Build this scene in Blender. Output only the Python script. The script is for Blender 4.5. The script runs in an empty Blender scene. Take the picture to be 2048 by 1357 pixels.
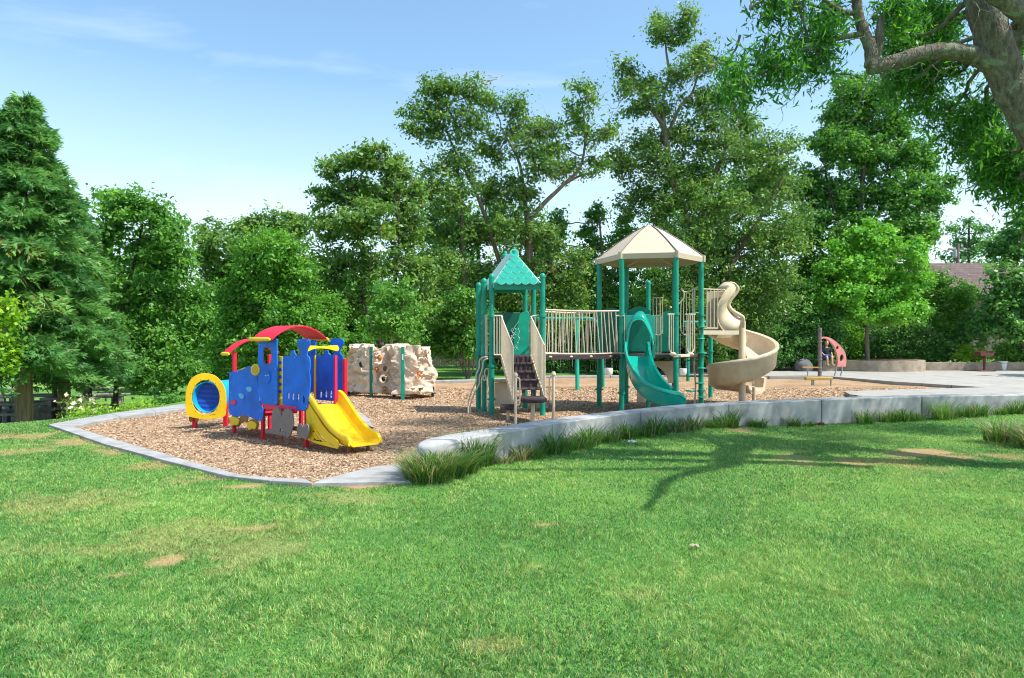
import bpy, math, random
import numpy as np
from mathutils import Vector, Matrix
from mathutils.geometry import tessellate_polygon

# ------------------------------------------------------------------ camera, sky, sun
sc = bpy.context.scene
F, CX, CY, EYE = 1400.0, 1024.0, 678.5, 1.8          # focal length and centre in photo pixels, eye height
cam_d = bpy.data.cameras.new("camera"); cam = bpy.data.objects.new("camera", cam_d)
sc.collection.objects.link(cam); sc.camera = cam
cam_d.sensor_width = 36; cam_d.lens = 36 * F / 2048; cam_d.clip_end = 3000; cam_d.clip_start = .05
cam.location = (0, 0, EYE); cam.rotation_euler = (math.radians(90), 0, 0)

SUN_EL = math.radians(57); SUN_DIR = Vector((.93, -.36, 0)).normalized()
sv = Vector((SUN_DIR.x * math.cos(SUN_EL), SUN_DIR.y * math.cos(SUN_EL), math.sin(SUN_EL)))
wd = bpy.data.worlds.new("World"); sc.world = wd; wd.use_nodes = True
nt = wd.node_tree; N = nt.nodes; L = nt.links; bg = N["Background"]
sky = N.new("ShaderNodeTexSky"); sky.sky_type = 'NISHITA'; sky.sun_disc = False
sky.sun_elevation = SUN_EL; sky.sun_rotation = math.atan2(SUN_DIR.x, SUN_DIR.y)
sky.air_density = 1.1; sky.dust_density = 1.3; sky.ozone_density = 1.0; sky.altitude = 100
tc = N.new("ShaderNodeTexCoord"); mp = N.new("ShaderNodeMapping"); mp.inputs['Scale'].default_value = (1.2, 2.6, 5.5)
mp.inputs['Rotation'].default_value = (.12, .18, .3)
L.new(tc.outputs['Generated'], mp.inputs[0])
nz = N.new("ShaderNodeTexNoise"); nz.inputs['Scale'].default_value = 1.7; nz.inputs['Detail'].default_value = 7
nz.inputs['Roughness'].default_value = .55; nz.inputs['Distortion'].default_value = .35
L.new(mp.outputs[0], nz.inputs['Vector'])
rp = N.new("ShaderNodeValToRGB"); rp.color_ramp.elements[0].position = .5; rp.color_ramp.elements[1].position = .82
rp.color_ramp.elements[1].color = (.42, .42, .42, 1)
L.new(nz.outputs['Fac'], rp.inputs[0])
mx = N.new("ShaderNodeMixRGB"); mx.inputs[2].default_value = (6.2, 6.6, 7.2, 1)
tn_ = N.new('ShaderNodeMixRGB'); tn_.blend_type = 'MULTIPLY'; tn_.inputs[0].default_value = 1; tn_.inputs[2].default_value = (.96, 1.12, 1.11, 1); L.new(sky.outputs[0], tn_.inputs[1])
L.new(rp.outputs[0], mx.inputs[0]); L.new(tn_.outputs[0], mx.inputs[1]); sx_ = N.new("ShaderNodeSeparateXYZ"); L.new(tc.outputs['Generated'], sx_.inputs[0]); mr_ = N.new("ShaderNodeMapRange")
mr_.inputs['From Min'].default_value = .0; mr_.inputs['From Max'].default_value = .34; mr_.inputs['To Min'].default_value = .7; mr_.inputs['To Max'].default_value = 0
L.new(sx_.outputs['Z'], mr_.inputs['Value']); hz_ = N.new("ShaderNodeMixRGB"); hz_.inputs[2].default_value = (5.0, 5.6, 6.2, 1)
L.new(mr_.outputs[0], hz_.inputs[0]); L.new(mx.outputs[0], hz_.inputs[1]); L.new(hz_.outputs[0], bg.inputs[0])
bg.inputs[1].default_value = .15
sun_d = bpy.data.lights.new("sun", 'SUN'); sun = bpy.data.objects.new("sun", sun_d); sc.collection.objects.link(sun)
sun_d.energy = 4.4; sun_d.angle = math.radians(.5); sun_d.color = (1, .955, .88)
sun.rotation_euler = (-sv).to_track_quat('-Z', 'Y').to_euler()
sc.view_settings.view_transform = 'Standard'; sc.view_settings.look = 'None'
sc.view_settings.exposure = .62; sc.view_settings.gamma = 1
sc.cycles.max_bounces = 7; sc.cycles.diffuse_bounces = 4; sc.cycles.transmission_bounces = 4; sc.cycles.glossy_bounces = 2
sc.cycles.use_denoising = True; sc.cycles.filter_width = 1.05

# ------------------------------------------------------------------ helpers
rng = np.random.default_rng(7); random.seed(7)
def W(px, py, Y): return Vector(((px - CX) / F * Y, Y, EYE - (py - CY) / F * Y))
def G(px, py, z=0.):
    Y = F * (EYE - z) / (py - CY); return Vector(((px - CX) / F * Y, Y, z))
def tag(o, label=None, cat=None, group=None, kind=None):
    if label: o['label'] = label
    if cat: o['category'] = cat
    if group: o['group'] = group
    if kind: o['kind'] = kind
    return o
ROOT = {}
def thing(name, label, cat, loc, group=None):
    o = bpy.data.objects.new(name, None); sc.collection.objects.link(o); o.location = loc; o.empty_display_size = .1
    ROOT[o.name] = Vector(loc); tag(o, label, cat, group); return o
def origin(p):
    return ROOT.get(p.name, Vector((0, 0, 0))) if p else Vector((0, 0, 0))
def link(name, me, mat, parent=None):
    o = bpy.data.objects.new(name, me); sc.collection.objects.link(o)
    if mat: me.materials.append(mat)
    if parent: o.parent = parent; ROOT[o.name] = origin(parent)
    return o
class MB:
    def __init__(s): s.v = []; s.f = []
    def add(s, v, f):
        n = len(s.v); s.v += [Vector(a) for a in v]; s.f += [tuple(i + n for i in q) for q in f]; return s
    def obox(s, c, ax, ay, az):       # half axes
        c, ax, ay, az = map(Vector, (c, ax, ay, az))
        v = [c + ax * i + ay * j + az * k for k in (-1, 1) for j in (-1, 1) for i in (-1, 1)]
        return s.add(v, [(0, 2, 3, 1), (4, 5, 7, 6), (0, 1, 5, 4), (2, 6, 7, 3), (0, 4, 6, 2), (1, 3, 7, 5)])
    def box(s, c, d, rz=0):
        cs, sn = math.cos(rz), math.sin(rz)
        return s.obox(c, (d[0] / 2 * cs, d[0] / 2 * sn, 0), (-d[1] / 2 * sn, d[1] / 2 * cs, 0), (0, 0, d[2] / 2))
    def tube(s, pts, r, n=10, cap=True, flat=None):
        P = [Vector(p) for p in pts]; R = r if isinstance(r, (list, tuple)) else [r] * len(P)
        t = (P[1] - P[0]).normalized(); a = t.orthogonal().normalized(); rings = []
        for i, p in enumerate(P):
            t2 = (P[min(i + 1, len(P) - 1)] - P[max(i - 1, 0)]).normalized()
            a = (a - t2 * a.dot(t2)); a = a.normalized() if a.length > 1e-6 else t2.orthogonal().normalized()
            b = t2.cross(a); rings.append([p + (a * math.cos(2 * math.pi * k / n) + b * math.sin(2 * math.pi * k / n)) * R[i] for k in range(n)])
        v = [q for rg in rings for q in rg]
        f = [(i * n + k, i * n + (k + 1) % n, (i + 1) * n + (k + 1) % n, (i + 1) * n + k) for i in range(len(P) - 1) for k in range(n)]
        if cap: f += [tuple(range(n))[::-1], tuple((len(P) - 1) * n + k for k in range(n))]
        return s.add(v, f)
    def lathe(s, prof, c, n=20):
        c = Vector(c); v = [c + Vector((r * math.cos(2 * math.pi * k / n), r * math.sin(2 * math.pi * k / n), z)) for r, z in prof for k in range(n)]
        f = [(i * n + k, i * n + (k + 1) % n, (i + 1) * n + (k + 1) % n, (i + 1) * n + k) for i in range(len(prof) - 1) for k in range(n)]
        f += [tuple(range(n))[::-1], tuple((len(prof) - 1) * n + k for k in range(n))]
        return s.add(v, f)
    def panel(s, outer, holes, off):  # outer/holes: 3D loops; off: thickness vector
        loops = [[Vector(p) for p in outer]] + [[Vector(p) for p in h] for h in holes]; off = Vector(off)
        tris = tessellate_polygon(loops); flat = [p for l in loops for p in l]; m = len(flat)
        v = flat + [p + off for p in flat]; f = []
        for a, b, c in tris:
            if (flat[b] - flat[a]).cross(flat[c] - flat[a]).dot(off) > 0: a, b = b, a
            f += [(a, b, c), (c + m, b + m, a + m)]
        k = 0
        for l in loops:
            n = len(l); f += [(k + i, k + (i + 1) % n, m + k + (i + 1) % n, m + k + i) for i in range(n)]; k += n
        return s.add(v, f)
    def sweep(s, path, prof, side, up, cap=True):   # closed profile loops (a along side, b along up)
        n = len(prof[0]) if isinstance(prof[0][0], (tuple, list)) else len(prof); v = []
        for i, p in enumerate(path):
            pr = prof[i] if isinstance(prof[0][0], (tuple, list)) else prof
            for a, b in pr: v.append(Vector(p) + Vector(side[i]) * a + Vector(up[i]) * b)
        f = [(i * n + k, i * n + (k + 1) % n, (i + 1) * n + (k + 1) % n, (i + 1) * n + k) for i in range(len(path) - 1) for k in range(n)]
        if cap: f += [tuple(range(n))[::-1], tuple((len(path) - 1) * n + k for k in range(n))]
        return s.add(v, f)
    def blob(s, c, r, n=8, m=6, jit=0, ax=None):
        c = Vector(c); r = Vector(r) if not isinstance(r, (int, float)) else Vector((r, r, r)); v = []
        ax = ax or (Vector((1, 0, 0)), Vector((0, 1, 0)), Vector((0, 0, 1)))
        for i in range(m + 1):
            th = math.pi * i / m
            for k in range(n):
                ph = 2 * math.pi * k / n; q = 1 + random.uniform(-jit, jit)
                v.append(c + ax[0] * (r.x * math.sin(th) * math.cos(ph) * q) + ax[1] * (r.y * math.sin(th) * math.sin(ph) * q) + ax[2] * (r.z * math.cos(th) * q))
        f = [(i * n + k, (i + 1) * n + k, (i + 1) * n + (k + 1) % n, i * n + (k + 1) % n) for i in range(m) for k in range(n)]
        return s.add(v, f)
    def build(s, name, mat, parent=None, smooth=True, bevel=0, label=None, sharp=40, seg=2):
        o0 = origin(parent); me = bpy.data.meshes.new(name)
        me.from_pydata([v - o0 for v in s.v], [], s.f); me.validate(); me.update()
        o = link(name, me, mat, parent)
        import bmesh
        bm = bmesh.new(); bm.from_mesh(me); bmesh.ops.remove_doubles(bm, verts=bm.verts, dist=1e-5)
        bmesh.ops.recalc_face_normals(bm, faces=bm.faces); bm.to_mesh(me); bm.free()
        if smooth:
            me.shade_smooth()
            try: me.set_sharp_from_angle(angle=math.radians(sharp))
            except Exception: pass
        if bevel:
            b = o.modifiers.new("bevel", 'BEVEL'); b.width = bevel; b.segments = seg; b.limit_method = 'ANGLE'; b.angle_limit = math.radians(38)
        if label: o['label'] = label
        return o
def fast(name, verts, k, mat, parent=None, attrs=None, smooth=False, faces=None):
    """verts (N,3) world; uniform faces of k verts (consecutive unless given)"""
    o0 = np.array(origin(parent)); verts = np.asarray(verts, dtype=np.float32) - o0.astype(np.float32)
    me = bpy.data.meshes.new(name); n = len(verts)
    idx = np.arange(n, dtype=np.int32) if faces is None else np.asarray(faces, dtype=np.int32).ravel()
    m = len(idx) // k
    me.vertices.add(n); me.vertices.foreach_set("co", verts.ravel())
    me.loops.add(len(idx)); me.loops.foreach_set("vertex_index", idx)
    me.polygons.add(m); me.polygons.foreach_set("loop_start", np.arange(m, dtype=np.int32) * k)
    try: me.polygons.foreach_set("loop_total", np.full(m, k, dtype=np.int32))
    except Exception: pass
    if smooth: me.polygons.foreach_set("use_smooth", np.ones(m, dtype=bool))
    for a, val in (attrs or {}).items():
        at = me.attributes.new(a, 'FLOAT', 'POINT'); at.data.foreach_set("value", np.asarray(val, dtype=np.float32))
    me.update(calc_edges=True)
    return link(name, me, mat, parent)
_lat = rng.random((64, 64, 64)).astype(np.float32)
def vnoise(p):
    p = np.asarray(p, dtype=np.float64); i = np.floor(p).astype(int); f = p - i; f = f * f * (3 - 2 * f); r = 0
    for dx in (0, 1):
        for dy in (0, 1):
            for dz in (0, 1):
                w = (f[:, 0] if dx else 1 - f[:, 0]) * (f[:, 1] if dy else 1 - f[:, 1]) * (f[:, 2] if dz else 1 - f[:, 2])
                r = r + w * _lat[(i[:, 0] + dx) & 63, (i[:, 1] + dy) & 63, (i[:, 2] + dz) & 63]
    return r
def fbm(p, o=4):
    p = np.asarray(p, dtype=np.float64); r = 0; a = .5; t = 0
    for k in range(o): r = r + a * vnoise(p * 2 ** k + 13.7 * k); t += a; a *= .5
    return r / t
def unit(a): return a / np.maximum(np.linalg.norm(a, axis=-1, keepdims=True), 1e-9)

# ------------------------------------------------------------------ materials
def mat(name, col, rough=.5, var=0, vscale=6, bump=0, bscale=40, spec=.4, metal=0, col2=None, detail=5, coat=0):
    m = bpy.data.materials.new(name); m.use_nodes = True; nt = m.node_tree; b = nt.nodes['Principled BSDF']
    b.inputs['Base Color'].default_value = (*col, 1); b.inputs['Roughness'].default_value = rough
    b.inputs['Specular IOR Level'].default_value = spec; b.inputs['Metallic'].default_value = metal
    b.inputs['Coat Weight'].default_value = coat
    g = nt.nodes.new("ShaderNodeNewGeometry")
    if var or col2:
        n = nt.nodes.new("ShaderNodeTexNoise"); n.inputs['Scale'].default_value = vscale; n.inputs['Detail'].default_value = detail
        n.inputs['Roughness'].default_value = .6
        nt.links.new(g.outputs['Position'], n.inputs['Vector'])
        r = nt.nodes.new("ShaderNodeValToRGB"); r.color_ramp.elements[0].position = .33; r.color_ramp.elements[1].position = .68
        c2 = col2 or tuple(c * (1 - var) for c in col)
        r.color_ramp.elements[0].color = (*c2, 1); r.color_ramp.elements[1].color = (*[min(1, c * (1 + var * .5)) for c in col], 1)
        nt.links.new(n.outputs['Fac'], r.inputs[0]); nt.links.new(r.outputs[0], b.inputs['Base Color'])
    if bump:
        n2 = nt.nodes.new("ShaderNodeTexNoise"); n2.inputs['Scale'].default_value = bscale; n2.inputs['Detail'].default_value = 4
        nt.links.new(g.outputs['Position'], n2.inputs['Vector'])
        bp = nt.nodes.new("ShaderNodeBump"); bp.inputs['Strength'].default_value = bump; bp.inputs['Distance'].default_value = .02
        nt.links.new(n2.outputs['Fac'], bp.inputs['Height']); nt.links.new(bp.outputs[0], b.inputs['Normal'])
    return m
def leafmat(name, dark, light, trans=.35, rough=.45, extra=None):
    """colour runs from dark to light with the leaf's own tint attribute; extra = colour of a few odd leaves"""
    m = bpy.data.materials.new(name); m.use_nodes = True; nt = m.node_tree; b = nt.nodes['Principled BSDF']; out = nt.nodes['Material Output']
    at = nt.nodes.new("ShaderNodeAttribute"); at.attribute_name = "tint"
    r = nt.nodes.new("ShaderNodeValToRGB"); r.color_ramp.elements[0].color = (*dark, 1); r.color_ramp.elements[1].color = (*light, 1)
    r.color_ramp.elements[0].position = .1; r.color_ramp.elements[1].position = .9
    if extra:
        e = r.color_ramp.elements.new(.985); e.color = (*extra, 1)
    nt.links.new(at.outputs['Fac'], r.inputs[0]); nt.links.new(r.outputs[0], b.inputs['Base Color'])
    b.inputs['Roughness'].default_value = rough; b.inputs['Specular IOR Level'].default_value = .35
    t = nt.nodes.new("ShaderNodeBsdfTranslucent"); hs = nt.nodes.new("ShaderNodeHueSaturation")
    hs.inputs['Value'].default_value = 1.7; hs.inputs['Saturation'].default_value = 1.1; hs.inputs['Hue'].default_value = .485
    nt.links.new(r.outputs[0], hs.inputs['Color']); nt.links.new(hs.outputs[0], t.inputs[0])
    ms = nt.nodes.new("ShaderNodeMixShader"); ms.inputs[0].default_value = trans
    nt.links.new(b.outputs[0], ms.inputs[1]); nt.links.new(t.outputs[0], ms.inputs[2]); nt.links.new(ms.outputs[0], out.inputs[0])
    return m
def barkmat(name, c1, c2, scale=9, stretch=.18, lichen=None, bump=.7):
    m = bpy.data.materials.new(name); m.use_nodes = True; nt = m.node_tree; b = nt.nodes['Principled BSDF']
    g = nt.nodes.new("ShaderNodeNewGeometry"); mp = nt.nodes.new("ShaderNodeMapping"); mp.inputs['Scale'].default_value = (1, 1, stretch)
    nt.links.new(g.outputs['Position'], mp.inputs[0])
    n = nt.nodes.new("ShaderNodeTexNoise"); n.inputs['Scale'].default_value = scale; n.inputs['Detail'].default_value = 8; n.inputs['Roughness'].default_value = .7
    nt.links.new(mp.outputs[0], n.inputs['Vector'])
    v = nt.nodes.new("ShaderNodeTexVoronoi"); v.feature = 'DISTANCE_TO_EDGE'; v.inputs['Scale'].default_value = scale * 2.4
    nt.links.new(mp.outputs[0], v.inputs['Vector'])
    r = nt.nodes.new("ShaderNodeValToRGB"); r.color_ramp.elements[0].position = .35; r.color_ramp.elements[1].position = .65
    r.color_ramp.elements[0].color = (*c1, 1); r.color_ramp.elements[1].color = (*c2, 1)
    nt.links.new(n.outputs['Fac'], r.inputs[0]); last = r.outputs[0]
    if lichen:
        n3 = nt.nodes.new("ShaderNodeTexNoise"); n3.inputs['Scale'].default_value = 5.5; n3.inputs['Detail'].default_value = 6; n3.inputs['Roughness'].default_value = .65
        nt.links.new(g.outputs['Position'], n3.inputs['Vector'])
        r3 = nt.nodes.new("ShaderNodeValToRGB"); r3.color_ramp.elements[0].position = .55; r3.color_ramp.elements[1].position = .6
        nt.links.new(n3.outputs['Fac'], r3.inputs[0]); mm = nt.nodes.new("ShaderNodeMixRGB"); mm.inputs[2].default_value = (*lichen, 1)
        nt.links.new(r3.outputs[0], mm.inputs[0]); nt.links.new(last, mm.inputs[1]); last = mm.outputs[0]
    nt.links.new(last, b.inputs['Base Color']); b.inputs['Roughness'].default_value = .9; b.inputs['Specular IOR Level'].default_value = .15
    ad = nt.nodes.new("ShaderNodeMath"); ad.operation = 'ADD'; nt.links.new(n.outputs['Fac'], ad.inputs[0]); nt.links.new(v.outputs['Distance'], ad.inputs[1])
    bp = nt.nodes.new("ShaderNodeBump"); bp.inputs['Strength'].default_value = bump; bp.inputs['Distance'].default_value = .04
    nt.links.new(ad.outputs[0], bp.inputs['Height']); nt.links.new(bp.outputs[0], b.inputs['Normal'])
    return m
M = dict(
  red=mat("red_plastic", (.66, .012, .04), .5, .15, 3, spec=.3), pink=mat("pink_panel", (.75, .02, .1), .45), blue=mat("blue_panel", (.003, .15, .74), .5, .3, 2.6, detail=6, spec=.3),
  yellow=mat("yellow_plastic", (.86, .55, .008), .38, .14, 3), yellow2=mat("yellow_panel", (.8, .55, .01), .5), cyan=mat("cyan_tube", (.01, .33, .66), .35),
  deepblue=mat("deep_blue_tube", (.02, .1, .5), .35), lblue=mat("light_blue_spot", (.09, .42, .75), .4), wheel=mat("grey_panel", (.19, .165, .16), .6, .15, 8),
  amber=mat("amber_button", (.55, .33, .02), .4), brown=mat("brown_panel", (.26, .12, .035), .6),
  green=mat("green_coated_steel", (.004, .30, .195), .42, .26, 3), green2=mat("green_plastic", (.006, .43, .27), .38, .25, 2), dgreen=mat("dark_green_panel", (.006, .15, .1), .45, .15, 5),
  tan=mat("tan_coated_steel", (.68, .55, .39), .45, .1, 6), tanp=mat("tan_plastic", (.66, .53, .37), .45, .2, 2.2, .06, 60), brownp=mat("brown_vinyl_deck", (.075, .045, .05), .55, .35, 14),
  rock=mat("tan_climbing_rock", (.62, .50, .38), .8, .16, 5, .35, 18), hold=mat("orange_hold", (.55, .16, .02), .5), holdb=mat("brown_hold", (.16, .08, .03), .6),
  conc=mat("concrete", (.35, .345, .335), .85, .28, 3.2, .25, 70), concw=mat("wall_concrete", (.40, .395, .39), .85, .32, 2.3, .3, 45),
  pave=mat("pale_paving", (.37, .35, .32), .85, .16, 1.6, .12, 60), planter=mat("tan_planter_concrete", (.36, .29, .215), .9, .35, 2.2, .3, 30),
  stone=mat("boulder_stone", (.15, .145, .16), .9, .4, 3, .6, 14), rust=mat("rusty_steel", (.17, .055, .04), .75, .3, 12), galv=mat("galvanised_steel", (.42, .44, .46), .4, .3, 8, metal=.6),
  dark=mat("dark_rubber", (.02, .02, .022), .7), post=mat("weathered_plastic_post", (.2, .165, .17), .7, .3, 5), pinkp=mat("faded_pink_plastic", (.78, .30, .27), .5, .15, 3),
  ochre=mat("ochre_beam", (.5, .32, .08), .55, .15, 5), shade=mat("tan_roof_fabric", (.56, .455, .335), .6, .05, 2), shingle=None,
  wood=mat("weathered_wood", (.13, .11, .095), .85, .4, 6, .3, 30), seatc=mat("picnic_table_concrete", (.3, .27, .25), .85, .3, 4), skin=mat("skin", (.6, .33, .22), .55), shirt=mat("dark_shirt", (.02, .022, .03), .8),
  short=mat("blue_shorts", (.05, .1, .25), .8), hair=mat("light_hair", (.3, .2, .1), .8), white=mat("white_plastic", (.72, .72, .72), .5), soil=mat("bark_soil", (.2, .12, .075), .95, .55, 20, .6, 50),
  pole=mat("utility_pole_wood", (.2, .16, .13), .9, .3, 8), lawnfar=mat("far_lawn", (.12, .2, .04), .9), stucco=mat("house_stucco", (.2, .17, .13), .9, .1, 4, .2, 80),
)
# ------------------------------------------------------------------ terrain
def smooth(t): t = np.clip(t, 0, 1); return t * t * (3 - 2 * t)
def inpoly(x, y, poly):
    ins = np.zeros(np.shape(x), bool); n = len(poly)
    for i in range(n):
        x1, y1 = poly[i]; x2, y2 = poly[(i + 1) % n]
        c = ((y1 > y) != (y2 > y)); ins ^= c & (x < (x2 - x1) * (y - y1) / ((y2 - y1) if y2 != y1 else 1e-9) + x1)
    return ins
g2 = lambda px, py, z=0.: tuple(G(px, py, z)[:2])
# near (lawn side) kerb, outer and inner edge
k_out = [g2(97, 853.6), g2(213.7, 895), g2(308.7, 921), g2(455, 958.5), g2(542, 968.5), g2(625, 973)]
k_in = [g2(146, 857.6), g2(245, 889), g2(348, 919), g2(491, 962.5 - 4), g2(550, 963), g2(612, 965)]
# far kerb
f_in = [g2(146, 857.6), g2(240, 838), g2(375, 820), (-8.2, 22.5), (-6.6, 26.3), (-4.2, 28.8), g2(952, 763.5), g2(1087, 755.5), g2(1220, 755)]
f_out = [g2(97, 853.6), g2(220, 831.5), g2(370, 811), (-8.75, 22.8), (-7.0, 26.8), (-4.5, 29.3), g2(952, 761), g2(1087, 753.5), g2(1220, 753)]
wall_f = [(-.66, 9.73), (.076, 10.6), (.66, 11.4), (1.66, 12.5), (2.42, 13.2), (3.86, 14.4), (5.35, 15.2), (7.0, 15.85), (9.83, 16.8), (12.67, 17.3), (16.5, 17.7), (21, 17.9)]
def offset(pl, d):
    r = []
    for i, p in enumerate(pl):
        a = Vector(pl[max(i - 1, 0)]); b = Vector(pl[min(i + 1, len(pl) - 1)]); t = (b - a).normalized(); r.append((p[0] - t.y * d, p[1] + t.x * d))
    return r
wall_b = offset(wall_f, .46)
pave_tip = g2(1972, 775, .1)
pave_front = [(8.0, 33.6), g2(1540, 753, .1), g2(1664, 753.5, .1), g2(1788, 763.5, .1), pave_tip]
mulch_poly = k_in + [g2(700, 950.6), g2(760, 938), (-1.2, 9.9), (-.8, 10.0)] + wall_b[1:9] + [(10.8, 20), g2(1726, 792, .1), g2(1689, 783.3, .1), g2(1800, 779, .1), pave_tip] + pave_front[::-1][1:] + f_in[::-1][:-1]
lawn_hole = [(p[0], p[1]) for p in k_out] + [g2(820, 968), (-1.0, 9.3)] + wall_f[1:] + [(60, 18.5), (60, 39), (8, 36)] + f_out[::-1][:-1]
def height(x, y):
    h = -1.15 * smooth((-9.2 - x) / 4.5) * smooth((y - 13.8) / 6.5)
    h = h - 1.15 * smooth((-9.3 - x) / 4) * smooth((y - 30) / 10) * 0
    h = h - .13 * smooth((x - 3) / 4) * smooth((y - 10) / 5) * (1 - smooth((x - 9) / 4))
    h = h + .5 * smooth((y - 38) / 20) * smooth((x + 2) / 10)
    return h
DRY = []      # dry or bare patches of the lawn: centre, radii, strength
def dry(px, py, rx, ry, s):
    c = G(px, py); DRY.append((c.x, c.y, rx / F * c.y, abs(G(px, py - ry).y - G(px, py + ry).y) / 2, s))
for a in [(60, 872, 90, 9, .62), (150, 885, 70, 12, .66), (230, 905, 50, 9, .66), (40, 905, 70, 9, .45), (300, 930, 60, 10, .55), (400, 955, 60, 9, .45), (480, 973, 40, 6, .9), (720, 974, 110, 5, 1.15), (240, 1152, 40, 10, .75), (330, 1122, 45, 15, .8),
          (430, 1117, 42, 8, .85), (515, 1055, 42, 7, .75), (1077, 1130, 32, 7, 1.1), (1010, 1095, 14, 6, 1), (1085, 1051, 24, 3, .8), (1850, 904, 80, 12, .88), (1905, 912, 60, 7, .75), (1700, 926, 60, 9, .7), (1590, 915, 60, 14, .6), (1760, 925, 90, 16, .55),
          (2010, 912, 60, 9, .6), (340, 1085, 230, 45, .33), (470, 1100, 150, 40, .3), (110, 1010, 160, 30, .3), (700, 1000, 160, 15, .3), (990, 1290, 60, 20, .3), (1000, 912, 30, 8, .8), (1480, 858, 30, 8, .8), (1280, 1190, 50, 12, .2)]: dry(*a)
def dryness(x, y):
    d = np.zeros(np.shape(x)); w = fbm(np.stack([x * 3.2, y * 3.2, 0 * x], -1).reshape(-1, 3), 5).reshape(np.shape(x)) - .5
    for cx, cy, rx, ry, s in DRY:
        q = np.sqrt(((x - cx) / rx) ** 2 + ((y - cy) / max(ry, .08)) ** 2) + w * 2.6
        d = np.maximum(d, s * smooth((1.2 - q) / .9))
    return d
def axis(lo, a, b, hi, st):
    mid = np.arange(a, b, st); out = [b]; s = st
    while out[-1] < hi: s *= 1.16; out.append(out[-1] + s)
    inn = [a - st]; s = st
    while inn[-1] > lo: s *= 1.16; inn.append(inn[-1] - s)
    return np.array(inn[::-1] + list(mid) + out)
xs = axis(-900, -13, 14, 900, .13); ys = axis(-60, 2.5, 18, 1600, .13)
gx, gy = np.meshgrid(xs, ys); gz = height(gx, gy)
gz = np.where(inpoly(gx, gy, lawn_hole), gz - .07, gz)
gz += (fbm(np.stack([gx * 1.5, gy * 1.5, 0 * gx], -1).reshape(-1, 3), 3).reshape(gx.shape) - .5) * .02
nx, ny = len(xs), len(ys); ii = (np.arange(ny - 1)[:, None] * nx + np.arange(nx - 1)[None]).ravel()
quads = np.stack([ii, ii + 1, ii + nx + 1, ii + nx], -1)
lm = bpy.data.materials.new("lawn_ground"); lm.use_nodes = True; t = lm.node_tree; b = t.nodes['Principled BSDF']
at = t.nodes.new("ShaderNodeAttribute"); at.attribute_name = "dry"; g = t.nodes.new("ShaderNodeNewGeometry")
n1 = t.nodes.new("ShaderNodeTexNoise"); n1.inputs['Scale'].default_value = .35; n1.inputs['Detail'].default_value = 6
n2 = t.nodes.new("ShaderNodeTexNoise"); n2.inputs['Scale'].default_value = 40; n2.inputs['Detail'].default_value = 4
t.links.new(g.outputs['Position'], n1.inputs['Vector']); t.links.new(g.outputs['Position'], n2.inputs['Vector'])
r1 = t.nodes.new("ShaderNodeValToRGB"); r1.color_ramp.elements[0].position = .35; r1.color_ramp.elements[1].position = .65
r1.color_ramp.elements[0].color = (.07, .20, .035, 1); r1.color_ramp.elements[1].color = (.17, .32, .06, 1)
t.links.new(n1.outputs['Fac'], r1.inputs[0])
r2 = t.nodes.new("ShaderNodeValToRGB"); r2.color_ramp.elements[0].color = (.3, .17, .09, 1); r2.color_ramp.elements[1].color = (.5, .34, .2, 1); t.links.new(n2.outputs['Fac'], r2.inputs[0])
m1 = t.nodes.new("ShaderNodeMixRGB"); t.links.new(at.outputs['Fac'], m1.inputs[0]); t.links.new(r1.outputs[0], m1.inputs[1]); t.links.new(r2.outputs[0], m1.inputs[2])
t.links.new(m1.outputs[0], b.inputs['Base Color']); b.inputs['Roughness'].default_value = .95; b.inputs['Specular IOR Level'].default_value = .1
bp = t.nodes.new("ShaderNodeBump"); bp.inputs['Strength'].default_value = .8; bp.inputs['Distance'].default_value = .03; t.links.new(n2.outputs['Fac'], bp.inputs['Height']); t.links.new(bp.outputs[0], b.inputs['Normal'])
lawn = fast("lawn", np.stack([gx, gy, gz], -1).reshape(-1, 3), 4, lm, attrs={"dry": dryness(gx, gy).ravel()}, smooth=True, faces=quads)
tag(lawn, kind='structure')

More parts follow.
